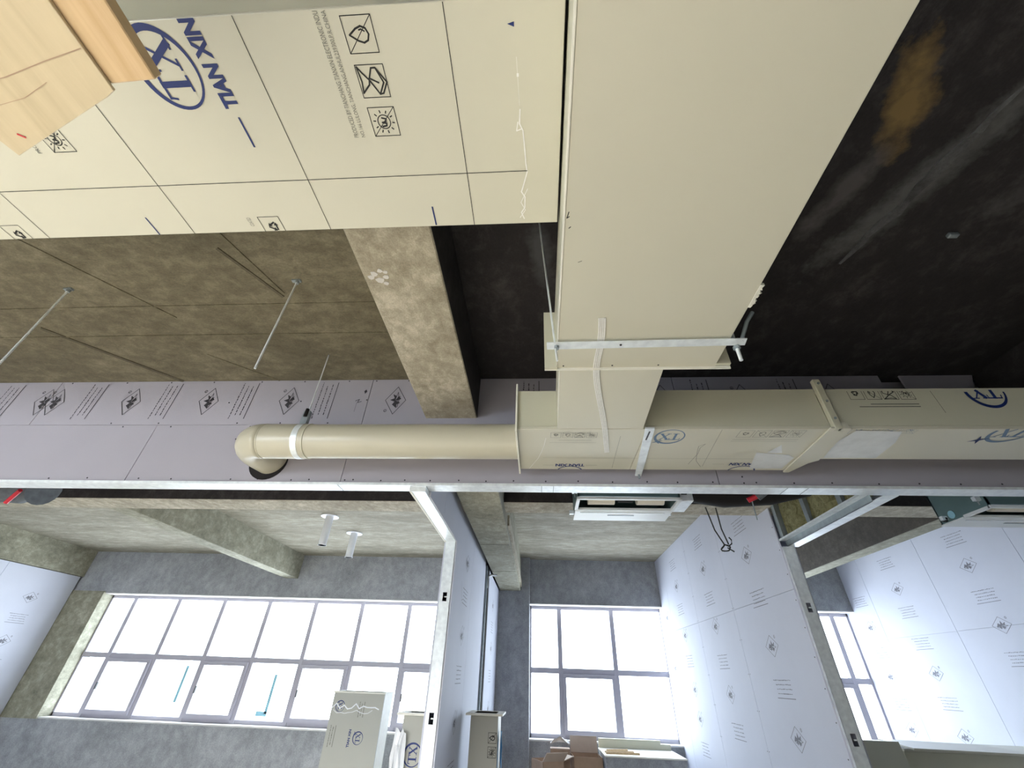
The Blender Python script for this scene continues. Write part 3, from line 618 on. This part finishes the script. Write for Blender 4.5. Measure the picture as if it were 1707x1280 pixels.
# --- cross duct, middle section
CM = duct('air_duct', (1.1, 2.3, 1.14), 'beige cross duct section between clamp bar and collar, with blue oval logo underneath')
box('bottom_panel', 'duct_beige', (.602, 1.575, 2.048, 2.590, 1.14, 1.16), CM, .002); box('front_panel', 'duct_beige_side', (.602, 1.575, 2.048, 2.068, 1.16, 1.383), CM); box('back_panel', 'duct_beige_side', (.602, 1.575, 2.570, 2.590, 1.16, 1.383), CM); box('top_panel', 'duct_beige_side', (.602, 1.575, 2.048, 2.590, 1.383, 1.40), CM)
P = Print((0, 0, 1.1395), clip=(-9, 9, 2.05, 2.588), **F_DOWN_TURN)
for k, kd in enumerate(('sun', 'box', 'drop', 'cycle')): P.icon(kd, -1.455+.090*k, 2.062, .076, .0022)
P.line([(-1.005, 2.05), (-1.047, 2.531)], .0018); P.line([(-1.57, 2.42), (-.61, 2.415)], .0015); P.line([(-1.46, 2.165), (-1.10, 2.165)], .0018); P.line([(-1.46, 2.185), (-1.10, 2.185)], .0014)
P.line([(-1.47, 2.50), (-1.40, 2.50)], .0018); P.line([(-1.17, 2.495), (-1.10, 2.495)], .0018)
P.line([(-.95, 2.50), (-.965, 2.35), (-.955, 2.27), (-.97, 2.22), (-.94, 2.25), (-.955, 2.33), (-.985, 2.45), (-1.04, 2.54)], .0022)
P.build('ink_grey', CM)
P = Print((0, 0, 1.1395), **F_DOWN_TURN); P.logo(-.745, 2.134, .080); P.build('ink_blue_faded', CM, label='faded blue oval logo')
P = Print((0, 0, 1.1395), clip=(-9, 9, 2.05, 2.588), **F_DOWN_TURN); P.text('TIAN XIN', -1.378, -1.205, 2.478, 2.516, bold=.04); P.circle((-1.31, 2.61), .085, .085, .009); P.build('ink_blue', CM)
P = Print((0, 0, 1.1388), **F_DOWN_TURN)
P.mb.add([P.w(*p) for p in ((-1.30, 2.33), (-1.50, 2.36), (-1.55, 2.40), (-1.55, 2.56), (-1.35, 2.56))], [(0, 1, 2, 3, 4)]); P.mb.add([P.w(*p) for p in ((-1.40, 2.23), (-1.36, 2.335), (-1.45, 2.335))], [(0, 1, 2)]); P.build('film_and_reflection', CM, 'reflection_patch', 'pale patch painted as a reflection on the duct underside')  # pale shapes painted in for the window's reflection
# --- collar and right section
CR = duct('air_duct', (3.0, 2.23, 1.14), 'beige cross duct section at the right edge, narrower, past the raised collar')
box('bottom_panel', 'duct_beige', (1.60, 5.6, 2.048, 2.420, 1.14, 1.16), CR, .002); box('front_panel', 'duct_beige_side', (1.60, 5.6, 2.048, 2.068, 1.16, 1.383), CR); box('back_panel', 'duct_beige_side', (1.60, 5.6, 2.40, 2.420, 1.16, 1.383), CR); box('top_panel', 'duct_beige_side', (1.60, 5.6, 2.048, 2.420, 1.383, 1.40), CR)
CO = thing('duct_collar', (1.6, 2.3, 1.14), 'raised beige joint collar wrapped round the cross duct at the right', 'duct collar')
box('collar_front', 'duct_beige_side', (1.575, 1.615, 2.018, 2.047, 1.128, 1.45), CO, .003)
MB().prism([(1.555, 2.02), (1.66, 2.02), (1.70, 2.42), (1.66, 2.46), (1.61, 2.60), (1.575, 2.60)], 'Z', 1.130, 1.1385).build('collar_bottom', 'duct_beige', CO); box('collar_front', 'duct_beige', (1.60, 1.65, 2.022, 2.047, 1.128, 1.165), CO)
for z in (1.30, 1.19, 1.42): MB().tube([(1.597, 2.012, z), (1.597, 2.02, z)], .007, 8).build('rivet', 'galvanized_dull', CO)
P = Print((0, 2.0475, 0), clip=(-9, 9, -1.383, -1.14), **F_FRONT_TURN)  # a=-x, b=-z
for k, kd in enumerate(('sun', 'box', 'drop', 'cycle')): P.icon(kd, -2.10+.090*k, -1.405, .077, .0028)
P.line([(-2.2, -1.383), (-2.203, -1.32), (-2.206, -1.24)], .002); P.build('ink_black', CR)
P = Print((0, 2.0475, 0), **F_FRONT_TURN); P.line([(-2.098, -1.28), (-1.781, -1.28)], .005); P.line([(-2.098, -1.297), (-1.847, -1.297)], .005); P.build('ink_grey', CR)
P = Print((0, 2.0475, 0), clip=(-9, 9, -1.383, -1.14), **F_FRONT_TURN); P.logo(-2.48, -1.375, .098, False); P.build('ink_blue', CR, label='blue oval logo cut by the upper edge')
P = Print((0, 0, 1.1395), clip=(-9, 9, 2.05, 2.42), **F_DOWN_TURN); P.logo(-2.52, 2.09, .10, False)
for k, kd in enumerate(('sun', 'box', 'drop', 'cycle')): P.icon(kd, -2.02+.088*k, 2.02, .075, .0015)
P.build('ink_blue_faded', CR)
P = Print((0, 0, 1.1385), **F_DOWN_TURN); P.mb.add([P.w(*p) for p in ((-1.71, 2.06), (-1.95, 2.07), (-2.0, 2.2), (-2.02, 2.40), (-1.72, 2.40), (-1.68, 2.2))], [(0, 1, 2, 3, 4, 5)]); P.build('film_and_reflection', CR, 'reflection_patch', 'pale patch painted as a window reflection')  # another painted reflection, a pale shape on the underside
c_ = (-2.41, 2.17); P = Print((0, 0, 1.1393), **F_DOWN_TURN)
for k in range(4): a = k*math.pi/2+.4; P.poly([c_, (c_[0]+.012*math.cos(a-.8), c_[1]+.012*math.sin(a-.8)), (c_[0]+.05*math.cos(a), c_[1]+.05*math.sin(a)), (c_[0]+.012*math.cos(a+.8), c_[1]+.012*math.sin(a+.8))])
P.build('ink_blue', CR)
# --- white corrugated tape under wide duct, neck and cross duct
def ribbon(path, wd, z, n=4):
    m = MB(); pts = []
    for i in range(len(path)-1):
        for k in range(4):
            t = k/4; p0 = path[max(i-1, 0)]; p1 = path[i]; p2 = path[i+1]; p3 = path[min(i+2, len(path)-1)]
            pts.append(tuple(.5*((2*p1[j])+(-p0[j]+p2[j])*t+(2*p0[j]-5*p1[j]+4*p2[j]-p3[j])*t*t+(-p0[j]+3*p1[j]-3*p2[j]+p3[j])*t**3) for j in range(2)))
    pts.append(path[-1]); V = [Vector(p) for p in pts]
    for i in range(len(V)-1):
        def nrm(k): d = (V[min(k+1, len(V)-1)]-V[max(k-1, 0)]).normalized(); return Vector((-d.y, d.x))
        na, nb = nrm(i), nrm(i+1)
        for j in range(n):
            a0, a1 = -wd/2+wd*j/n, -wd/2+wd*(j+.72)/n
            m.prism([tuple(V[i]+na*a0), tuple(V[i]+na*a1), tuple(V[i+1]+nb*a1), tuple(V[i+1]+nb*a0)], 'Z', z-.003, z)
    return m
TP = [(.248, 1.17), (.256, 1.25), (.260, 1.34), (.258, 1.42), (.262, 1.50), (.276, 1.60), (.300, 1.72), (.335, 1.88), (.370, 2.05), (.395, 2.20), (.418, 2.33)]
ribbon(TP, .030, 1.1385, 4).build('ribbed_tape', 'tape_white', label='white ribbed adhesive strip stuck wavily under the duct neck', cat='tape')
# --- round duct
RD = thing('round_duct', (-1.0, 2.36, 1.2), 'beige round duct with elbow entering the bulkhead, left of the square ducts', 'air duct')
YC, ZC, RR = 2.36, 1.225, .111
MB().tube([(-1.49, YC, ZC), (-.129, YC, ZC)], RR, 40).build('pipe_body', 'pvc_beige', RD)
el = [(-1.785, YC, ZC)]
for k in range(9):
    a = k/8*math.pi/2; el.append((-1.785-.16*math.sin(a), YC+.16*(1-math.cos(a)), ZC+.012*math.sin(a)))
el.append((-1.948, 2.72, ZC+.03))
MB().tube(el, RR*1.02, 40, rs=[RR*1.03]*len(el)).build('elbow', 'pvc_beige', RD)
MB().tube([(-1.79, YC, ZC), (-1.49, YC, ZC)], RR*1.025, 40).build('pipe_sleeve', 'pvc_beige', RD)
MB().tube([(-1.565, YC, ZC), (-1.525, YC, ZC)], RR*1.045, 40).build('steel_band', 'galvanized', RD, label='thin steel band')
MB().tube([(-1.795, YC, ZC), (-1.788, YC, ZC)], RR*1.045, 40).build('joint_ring', 'pvc_beige', RD)
MB().tube([(-1.492, YC, ZC), (-1.487, YC, ZC)], RR*1.04, 40).build('joint_ring', 'duct_beige_side', RD)
MB().tube([(-1.965, 2.694, ZC+.01), (-1.965, 2.699, ZC+.01)], .140, 32).build('wall_hole', 'black_foam_and_shade', BH, label='ragged dark hole cut round the elbow')
# --- hardware
def rod(name, p0, p1, r, label, group=None, anchor=True):
    t = thing(name, p0, label, 'threaded rod', group)
    MB().tube([p0, p1], r, 8).build('rod_shaft', 'galvanized', t)
    if anchor:
        x, y, z = p0; MB().tube([(x, y, z), (x, y, z-.03)], r*2.2, 6).build('anchor_nut', 'galvanized_dull', t); box('anchor_plate', 'galvanized_dull', (x-.035, x+.02, y-.01, y+.01, z-.012, z), t)
    return t
rod('threaded_rod', (-1.478, 1.647, 1.97), (-1.478, 1.647, 1.28), .006, 'bare steel rod hanging free from the brown soffit left of the pale beam')
rod('threaded_rod', (-3.018, 1.672, 1.97), (-3.018, 1.672, 1.0), .006, 'bare steel rod hanging from the brown soffit at the far left edge')
R3 = rod('threaded_rod', (-1.594, 2.378, 1.97), (-1.575, 2.36, 1.34), .004, 'thin steel rod carrying the round duct by its band', anchor=False)
box('rod_clamp', 'galvanized_dull', (-1.60, -1.555, 2.34, 2.37, 1.342, 1.45), R3); MB().tube([(-1.575, 2.335, 1.40), (-1.575, 2.338, 1.46)], .012, 8).build('turnbuckle', 'black_plastic', R3)
box('anchor_bolt', 'galvanized_dull', (2.15, 2.20, 1.43, 1.455, 1.945, 1.97), label='small steel anchor bolt in the dark soffit at the right', cat='bolt', bevel=.004)
rod('threaded_rod', (.015, 1.30, 1.97), (.079, 1.315, 1.045), .0045, 'slanting steel rod left of the wide duct, holding the hanger bar', anchor=False)
RR2 = rod('threaded_rod', (.81, 1.33, 1.97), (.805, 1.33, 1.05), .0075, 'steel rod at the right end of the hanger bar', anchor=False)
HB = thing('hanger_bar', (.43, 1.31, 1.12), 'bright flat steel hanger bar across the underside of the wide duct', 'hanger bar')
MB().hexa([(.038, 1.292, 1.122), (.83, 1.283, 1.122), (.836, 1.323, 1.122), (.040, 1.335, 1.122)], [(.038, 1.292, 1.126), (.83, 1.283, 1.126), (.836, 1.323, 1.126), (.040, 1.335, 1.126)]).build('flat_bar', 'galvanized', HB)
MB().tube([(.079, 1.315, 1.108), (.079, 1.315, 1.122)], .011, 6).build('nut', 'galvanized_dull', HB); MB().tube([(.805, 1.33, 1.108), (.805, 1.33, 1.122)], .014, 6).build('nut', 'galvanized_dull', HB)
MB().tube([(.34, 1.31, 1.1195), (.34, 1.31, 1.123)], .005, 8).build('punched_hole', 'screw_dark', HB)
MB().tube([(.815, 1.30, 1.125), (.845, 1.27, 1.20), (.87, 1.25, 1.235)], .008, 6).build('bent_tab', 'galvanized_dull', HB)
CB = thing('clamp_bar', (.65, 2.3, 1.13), 'short galvanized bar clamped under the cross duct beside the blue oval logo', 'hanger bar')
MB().hexa([(.585, 2.02, 1.128), (.635, 2.02, 1.128), (.690, 2.67, 1.128), (.648, 2.67, 1.128)], [(.585, 2.02, 1.137), (.635, 2.02, 1.137), (.690, 2.67, 1.137), (.648, 2.67, 1.137)]).build('flat_bar', 'galvanized', CB)
box('bolt_slot', 'screw_dark', (.610, .618, 2.05, 2.15, 1.126, 1.129), CB); MB().tube([(.669, 2.645, 1.10), (.669, 2.645, 1.14)], .007, 8).build('bolt', 'galvanized_dull', CB)

# ================================================================== AIR HANDLING UNITS behind the bulkhead
def fan_unit(x0, x1, y0, y1, z0, z1, label):
    u = thing('air_conditioner_unit', ((x0+x1)/2, (y0+y1)/2, z0), label, 'air conditioner', 'ducted air conditioner units')
    ym = y0+(y1-y0)*.5; t = .012
    m = MB(); m.box(x0, x0+t, y0, y1, z0, z1); m.box(x1-t, x1, y0, y1, z0, z1); m.box(x0, x1, y0, y0+t, z0+.02, z1); m.box(x0, x1, y1-t, y1, z0, z1); m.box(x0, x1, y0, y1, z1-t, z1); m.build('casing', 'unit_green', u)
    f = MB(); f.box(x0-.01, x1+.01, y0-.012, y0+.012, z0-.006, z0+.012); f.box(x0-.01, x0+.015, y0, ym, z0-.006, z0+.012); f.box(x1-.015, x1+.01, y0, ym, z0-.006, z0+.012); f.box(x0, x1, ym-.012, ym+.012, z0-.006, z0+.012); f.build('opening_frame', 'unit_white', u)
    b = box('bottom_panel', 'unit_white', (x0-.005, x1+.005, ym+.012, y1+.01, z0-.008, z0+.004), u, .002, label='white ribbed bottom panel')
    box('panel_rib', 'galvanized', (x0+.04, x1-.05, ym+.05, ym+.056, z0-.012, z0-.008), b); box('panel_slot', 'galvanized_dull', (x0+(x1-x0)*.35, x0+(x1-x0)*.63, ym+.11, ym+.125, z0-.011, z0-.008), b)
    wd = x1-x0
    for a in (.12, .62): MB().tube([(x0+wd*a, ym-.09, z0+.075), (x0+wd*(a+.27), ym-.09, z0+.075)], .062, 20).build('fan_housing', 'fan_white', u)
    MB().tube([(x0+wd*.43, ym-.09, z0+.075), (x0+wd*.58, ym-.09, z0+.075)], .045, 14).build('fan_motor', 'black_plastic', u)
    for xx in (x0-.02, x1+.02):
        box('hanging_lug', 'galvanized', (xx-.02, xx+.02, y1-.08, y1-.05, z0+.02, z0+.05), u)
        box('hanging_lug', 'galvanized', (xx-.02, xx+.02, y0+.03, y0+.06, z0+.06, z0+.09), u)
        MB().tube([(xx, y0+.045, z0+.03), (xx, y0+.045, 1.97)], .005, 6).build('hanging_rod', 'galvanized_dull', u)
    return u
U1 = fan_unit(.305, 1.078, 3.14, 3.64, 1.14, 1.38, 'white-framed ducted air conditioner unit with two fans over the middle room')
eb = box('control_box', 'galvanized', (1.082, 1.185, 3.17, 3.43, 1.14, 1.28), U1, .004)
box('cable_gland', 'black_plastic', (1.10, 1.14, 3.16, 3.17, 1.19, 1.25), eb)
U2 = fan_unit(3.24, 4.30, 3.12, 3.56, 1.10, 1.36, 'green-grey air conditioner unit over the right room at the right edge')
MB().tube([(3.236, 3.50, 1.13), (3.22, 3.50, 1.13)], .022, 14).build('drain_port', 'black_plastic', U2); MB().tube([(3.236, 3.43, 1.145), (3.232, 3.43, 1.145)], .03, 12).build('round_sticker', 'wool_y' if False else 'tape_cyan', U2)
MB().tube([(1.19, 3.35, 1.34), (1.5, 3.36, 1.33), (1.85, 3.35, 1.34), (2.14, 3.3, 1.36)], .16, 28, rs=[.13, .165, .155, .12]).build('flexible_duct', 'black_foam_and_shade', label='black foam-wrapped flexible duct right of the middle air conditioner unit', cat='duct')
PI = thing('insulated_pipe', (1.75, 3.05, 1.2), 'grey insulated pipe with red taped ends under the black duct', 'pipe')
MB().tube([(1.60, 3.06, 1.14), (1.72, 2.98, 1.22), (1.85, 2.92, 1.31), (2.0, 2.88, 1.42)], .036, 14).build('insulation', 'grey_foam', PI)
MB().tube([(1.545, 3.09, 1.12), (1.60, 3.06, 1.14)], .019, 12).build('red_end', 'red_tape', PI); MB().tube([(1.62, 3.02, 1.22), (1.66, 3.0, 1.25)], .024, 12).build('red_end', 'red_tape', PI)
MB().tube([(1.57, 3.08, 1.13), (1.575, 3.10, .98)], .004, 6).build('drop_wire', 'galvanized_dull', PI)
# black cables with a knot
CA = thing('cable_bundle', (1.46, 3.5, .87), 'two black cables hanging in a knot in front of the printed wall', 'cable')
MB().tube([(1.37, 3.45, 1.19), (1.42, 3.5, 1.02), (1.47, 3.5, .90)], .0055, 8).build('cable', 'black_plastic', CA)
MB().tube([(1.455, 3.46, 1.19), (1.475, 3.5, 1.03), (1.50, 3.5, .91)], .0055, 8).build('cable', 'black_plastic', CA)
kn = [(1.475+.032*math.cos(a)+.008*math.sin(3*a), 3.5+.018*math.sin(2*a), .885+.024*math.sin(a*1.02)) for a in [k*.35 for k in range(40)]]
MB().tube(kn, .005, 6).build('knot', 'black_plastic', CA); MB().tube([(1.50, 3.5, .90), (1.525, 3.5, .915), (1.53, 3.5, .945), (1.515, 3.5, .965)], .005, 6).build('cable_tail', 'black_plastic', CA); MB().tube([(1.485, 3.5, .885), (1.53, 3.5, .855)], .005, 6).build('cable_tail', 'black_plastic', CA)
# silver flex duct at the left edge
FX = thing('flexible_duct', (-4.6, 3.2, 1.15), 'crumpled silver flexible duct with red tape at the left edge under the channel', 'duct')
pts = [(-5.55+.1*k, 3.25+.05*math.sin(k*.7), 1.22+.03*math.sin(k*1.3)) for k in range(13)]
MB().tube(pts, .11, 20, rs=[.11+.018*(-1)**k for k in range(13)]).build('foil_sleeve', 'grey_foam', FX); MB().tube([(-4.50, 3.2, 1.08), (-4.45, 3.18, 1.12), (-4.38, 3.15, 1.17)], .016, 10).build('red_tape_end', 'red_tape', FX)
MB().tube([(-4.62, 3.13, 1.06), (-4.58, 3.12, 1.09)], .02, 10).build('red_tape_end', 'red_tape', FX)
# white drain sleeves in the left room
for x, y, zb, lab in ((-3.03, 5.88, 1.43, 'white plastic pipe stub hanging from the left room soffit, nearer of the two'), (-2.985, 6.735, 1.46, 'white plastic pipe stub hanging from the left room soffit, farther of the two')):
    t = thing('pipe_stub', (x, y, 1.84), lab, 'pipe', 'white pipe stubs on the left room soffit')
    MB().tube([(x, y, 1.84), (x, y, zb)], .055, 20).build('pipe_body', 'pvc_white', t); MB().tube([(x, y, 1.84), (x, y, 1.825)], .125, 20).build('flange_ring', 'pvc_white', t)
    MB().tube([(x, y, zb), (x, y, zb+.012)], .060, 20).build('pipe_rim', 'pvc_white', t)

# ================================================================== TIMBER at the top left
TA = thing('wooden_plank', (-1.0, -.4, .9), 'pale wide wooden plank end at the top left corner, nearest the viewer', 'plank')
MB().prism([(-1.22, -1.3), (-.802, -1.3), (-.812, .282), (-.835, .292), (-1.05, .364), (-1.13, .391), (-1.14, .360), (-1.22, .34)], 'Z', .90, .907).build('plank_body', 'wood_pale', TA, .001)
P = Print((0, 0, .8995), **F_DOWN_LEFT); P.line([(-.215, .815), (-.23, .90), (-.25, 1.0), (-.27, 1.14)], .0016); P.line([(-.262, .93), (-.285, 1.0), (-.30, 1.1)], .001); P.build('cardboard', TA, 'grain_line'); P = Print((0, 0, .8993), **F_DOWN_LEFT); P.line([(-.355, 1.075), (-.348, 1.085)], .004); P.build('red_tape', TA, 'rust_spot')
TB = thing('wooden_plank', (-.8, -.4, .936), 'tan planed wooden batten behind the pale plank, its edge crossing the blue logo', 'plank')
MB().prism([(-.90, -1.3), (-.710, -1.3), (-.722, .270), (-.815, .273), (-.90, .275)], 'Z', .908, .934).build('plank_body', 'wood_tan', TB, .002)

# ================================================================== LOOSE DUCT PIECES AND BOXES ON THE FLOOR
def upright(x0, x1, y0, y1, zt, label, flange=.03, open_top=True):
    d = thing('duct_piece', ((x0+x1)/2, (y0+y1)/2, -1.5), label, 'duct piece'); t = .02
    box('front_panel', 'duct_backlit', (x0, x1, y0, y0+t, -1.5, zt), d); box('back_panel', 'duct_beige_side', (x0, x1, y1-t, y1, -1.5, zt), d)
    box('side_panel', 'duct_edge', (x0, x0+t, y0+t, y1-t, -1.5, zt), d); box('side_panel', 'duct_edge', (x1-t, x1, y0+t, y1-t, -1.5, zt), d)
    m = MB(); f = flange; m.box(x0-f, x1+f, y0-f, y0+t, zt-.012, zt+.004); m.box(x0-f, x1+f, y1-t, y1+f, zt-.012, zt+.004); m.box(x0-f, x0+t, y0+t, y1-t, zt-.012, zt+.004); m.box(x1-t, x1+f, y0+t, y1-t, zt-.012, zt+.004)
    m.build('top_flange', 'duct_edge', d); return d
D1 = upright(-2.63, -1.97, 6.50, 6.86, -.212, 'tall printed duct piece, backlit shade painted on its front, standing upright before the left room window', .01)
P = Print((0, 6.4995, 0), **F_FRONT_SIDE)
P.logo(-.66, 2.22, .06); P.text('TIAN XIN', -.75, -.58, 2.315, 2.345, bold=.04); P.logo(-.36, 2.52, .055, False); P.build('ink_blue', D1)
P = Print((0, 6.4995, 0), **F_FRONT_SIDE); P.rows(-.46, -.31, 2.21, 2.27, 3, .008); P.rows(-.75, -.55, 2.52, 2.58, 3, .008); P.build('ink_grey', D1)
P = Print((0, 6.498, 0), **F_FRONT); rn = random.Random(8)
P.line([(-2.62+.05*k, -.36+rn.uniform(-.03, .03)) for k in range(13)], .012); P.line([(-2.6+.05*k, -.41+rn.uniform(-.02, .02)) for k in range(11)], .006); P.build('film_and_reflection', D1, 'clear_tape')
D2 = upright(-1.20, -.96, 4.62, 4.85, -.285, 'flanged duct piece behind the left steel stud, half wrapped in plastic', .05)
P = Print((0, 4.6195, 0), **F_FRONT_SIDE); P.logo(-.56, 1.08, .075, False); P.text('TIAN XIN', -.64, -.48, .985, 1.015, bold=.04); P.build('ink_blue', D2)
m = MB(); rn = random.Random(11); vs = []
for i in range(7):
    for j in range(9): vs.append((-1.245+.017*i+rn.uniform(-.012, .012)-.05*(j/8)*(1-i/6), 4.60-rn.uniform(0, .03), -.40-.09*j+rn.uniform(-.02, .02)))
m.add(vs, [(i*9+j, (i+1)*9+j, (i+1)*9+j+1, i*9+j+1) for i in range(6) for j in range(8)]); m.build('plastic_wrap', 'film_and_reflection', D2)
box('cardboard_scrap', 'cardboard_light', (-1.26, -1.17, 4.56, 4.60, -.80, -.655), D2)
D3 = upright(-.655, -.395, 5.0, 5.36, -.290, 'flanged duct piece standing in the middle room against the partition, blue film on its side', .045)
P = Print((0, 4.9995, 0), **F_FRONT_SIDE); P.icon('sun', -.60, .405, .075, .004); P.icon('drop', -.50, .405, .075, .004); P.build('ink_black', D3)
m = MB(); vs = []
for i in range(4):
    for j in range(9): vs.append((-.388+rn.uniform(0, .03)+.006*(3-i), 4.97+.07*i, -.42-.1*j))
m.add(vs, [(i*9+j, (i+1)*9+j, (i+1)*9+j+1, i*9+j+1) for i in range(3) for j in range(8)]); m.build('blue_film', 'tape_blue', D3)

# cardboard and boards below the middle window
def flapbox(name, cx, cy, z0, z1, wx, wy, rz, label, mat='cardboard', flaps=(1, 1, 1, 1), ang=.5, tilt=0.):
    b = thing(name, (cx, cy, -1.5), label, 'cardboard box')
    R = Matrix.Rotation(rz, 3, 'Z') @ Matrix.Rotation(tilt, 3, 'Y'); c = Vector((cx, cy, z0))
    def T(m): m.v = [tuple(R @ Vector(p)+c) for p in m.v]; return m
    t = .006; h = z1-z0; m = MB(); m.box(-wx, wx, -wy, -wy+t, 0, h); m.box(-wx, wx, wy-t, wy, 0, h); m.box(-wx, -wx+t, -wy, wy, 0, h); m.box(wx-t, wx, -wy, wy, 0, h); m.box(-wx, wx, -wy, wy, 0, t)
    T(m).build('box_body', mat, b)
    s, c2 = math.sin(ang)*wy, math.cos(ang)*wy
    for k, (on, fl) in enumerate(zip(flaps, ('front', 'back', 'left', 'right'))):
        if not on: continue
        m = MB(); L = wy*.9
        if fl == 'front': m.hexa([(-wx, -wy, h), (wx, -wy, h), (wx, -wy-L*math.sin(ang), h+L*math.cos(ang)), (-wx, -wy-L*math.sin(ang), h+L*math.cos(ang))], [(-wx, -wy+t, h+t), (wx, -wy+t, h+t), (wx, -wy-L*math.sin(ang)+t, h+L*math.cos(ang)+t), (-wx, -wy-L*math.sin(ang)+t, h+L*math.cos(ang)+t)])
        elif fl == 'back': m.hexa([(-wx, wy, h), (wx, wy, h), (wx, wy+L*.2, h+L), (-wx, wy+L*.2, h+L)], [(-wx, wy-t, h+t), (wx, wy-t, h+t), (wx, wy+L*.2-t, h+L), (-wx, wy+L*.2-t, h+L)])
        else:
            sg = -1 if fl == 'left' else 1; q = L*math.sin(ang+.4); v = L*math.cos(ang+.4)
            m.hexa([(sg*wx, -wy, h), (sg*wx, wy, h), (sg*(wx+q), wy, h+v), (sg*(wx+q), -wy, h+v)], [(sg*(wx-t), -wy, h+t), (sg*(wx-t), wy, h+t), (sg*(wx+q-t), wy, h+v+t), (sg*(wx+q-t), -wy, h+v+t)])
        T(m).build('box_flap', 'cardboard_light', b)
    return b
flapbox('cardboard_box', .62, 7.55, -1.5, -.83, .19, .20, .05, 'open brown cardboard box with raised flap below the middle window', flaps=(0, 1, 0, 0))
flapbox('cardboard_box', .09, 7.26, -1.5, -.86, .15, .17, .45, 'brown cardboard box with splayed flaps beside the column', flaps=(1, 0, 0, 1), ang=.9)
m = MB(); vs = []; rn = random.Random(21)
for i in range(7):
    for j in range(6): vs.append((.14+.045*i, 7.62+.04*j, -.67-.010*abs(i-3)**1.5-.006*j+rn.uniform(-.02, .02)))
m.add(vs, [(i*6+j, (i+1)*6+j, (i+1)*6+j+1, i*6+j+1) for i in range(6) for j in range(5)]); PW = m.build('plastic_sheet', 'film_and_reflection', label='crumpled clear plastic sheet between the two cardboard boxes', cat='plastic sheet')
box('foam_board', 'cardboard', (.14, .41, 7.64, 7.84, -1.5, -.79), label='narrow cardboard box under the crumpled plastic sheet', cat='box')
D4 = thing('duct_piece', (1.36, 7.7, -1.5), 'large grey duct piece lying below the middle window, beside the printed wall', 'duct piece')
MB().prism([(.84, 7.2), (1.86, 7.2), (1.86, 7.95), (.84, 7.95)], 'Z', -1.5, -.80).build('casing', 'wall_grey', D4)
box('top_board', 'duct_edge', (.83, 1.87, 7.19, 7.96, -.80, -.785), D4)
box('inner_board', 'duct_beige_side', (.84, 1.72, 7.94, 7.98, -.785, -.68), D4); box('inner_board', 'duct_beige_side', (1.72, 1.86, 7.94, 7.98, -.785, -.72), D4)
for k, (a, b2) in enumerate((((.86, 7.30), (1.3, 7.32)), ((.86, 7.42), (1.25, 7.46)), ((.9, 7.56), (1.2, 7.66)))):
    MB().tube([(a[0], a[1], -.771), (b2[0], b2[1], -.771)], .012, 4).build('wood_strip', 'wood_tan', label=('longest thin wooden strip on the grey duct piece, nearest the viewer', 'thin wooden strip on the grey duct piece, between the two others', 'shortest thin wooden strip on the grey duct piece, nearest the window')[k], cat='wood strip', group='wooden strips')
# right room: boards lying flat
D5 = thing('duct_piece', (4.0, 5.9, -1.5), 'large beige duct piece lying in the right room at the lower right', 'duct piece')
box('casing', 'duct_beige_side', (3.52, 5.3, 5.55, 6.3, -1.5, -.47), D5, .004); box('top_panel', 'duct_beige', (3.50, 5.32, 5.5, 6.32, -.468, -.45), D5)
D6 = thing('duct_sheet', (3.4, 5.4, -1.5), 'tilted beige duct board leaning in the right room next to the steel stud', 'board')
MB().hexa([(3.0, 5.30, -1.5), (3.47, 5.30, -1.5), (3.49, 5.52, -.40), (3.02, 5.52, -.40)], [(3.0, 5.33, -1.5), (3.47, 5.33, -1.5), (3.49, 5.55, -.40), (3.02, 5.55, -.40)]).build('board_face', 'duct_beige_side', D6)
MB().hexa([(3.53, 5.40, -.446), (4.5, 5.30, -.446), (4.5, 5.8, -.43), (3.53, 5.9, -.42)], [(3.53, 5.40, -.434), (4.5, 5.30, -.434), (4.5, 5.8, -.418), (3.53, 5.9, -.408)]).build('duct_sheet', 'duct_beige', label='thin flat duct board lying on top of the lower right pieces', cat='board')
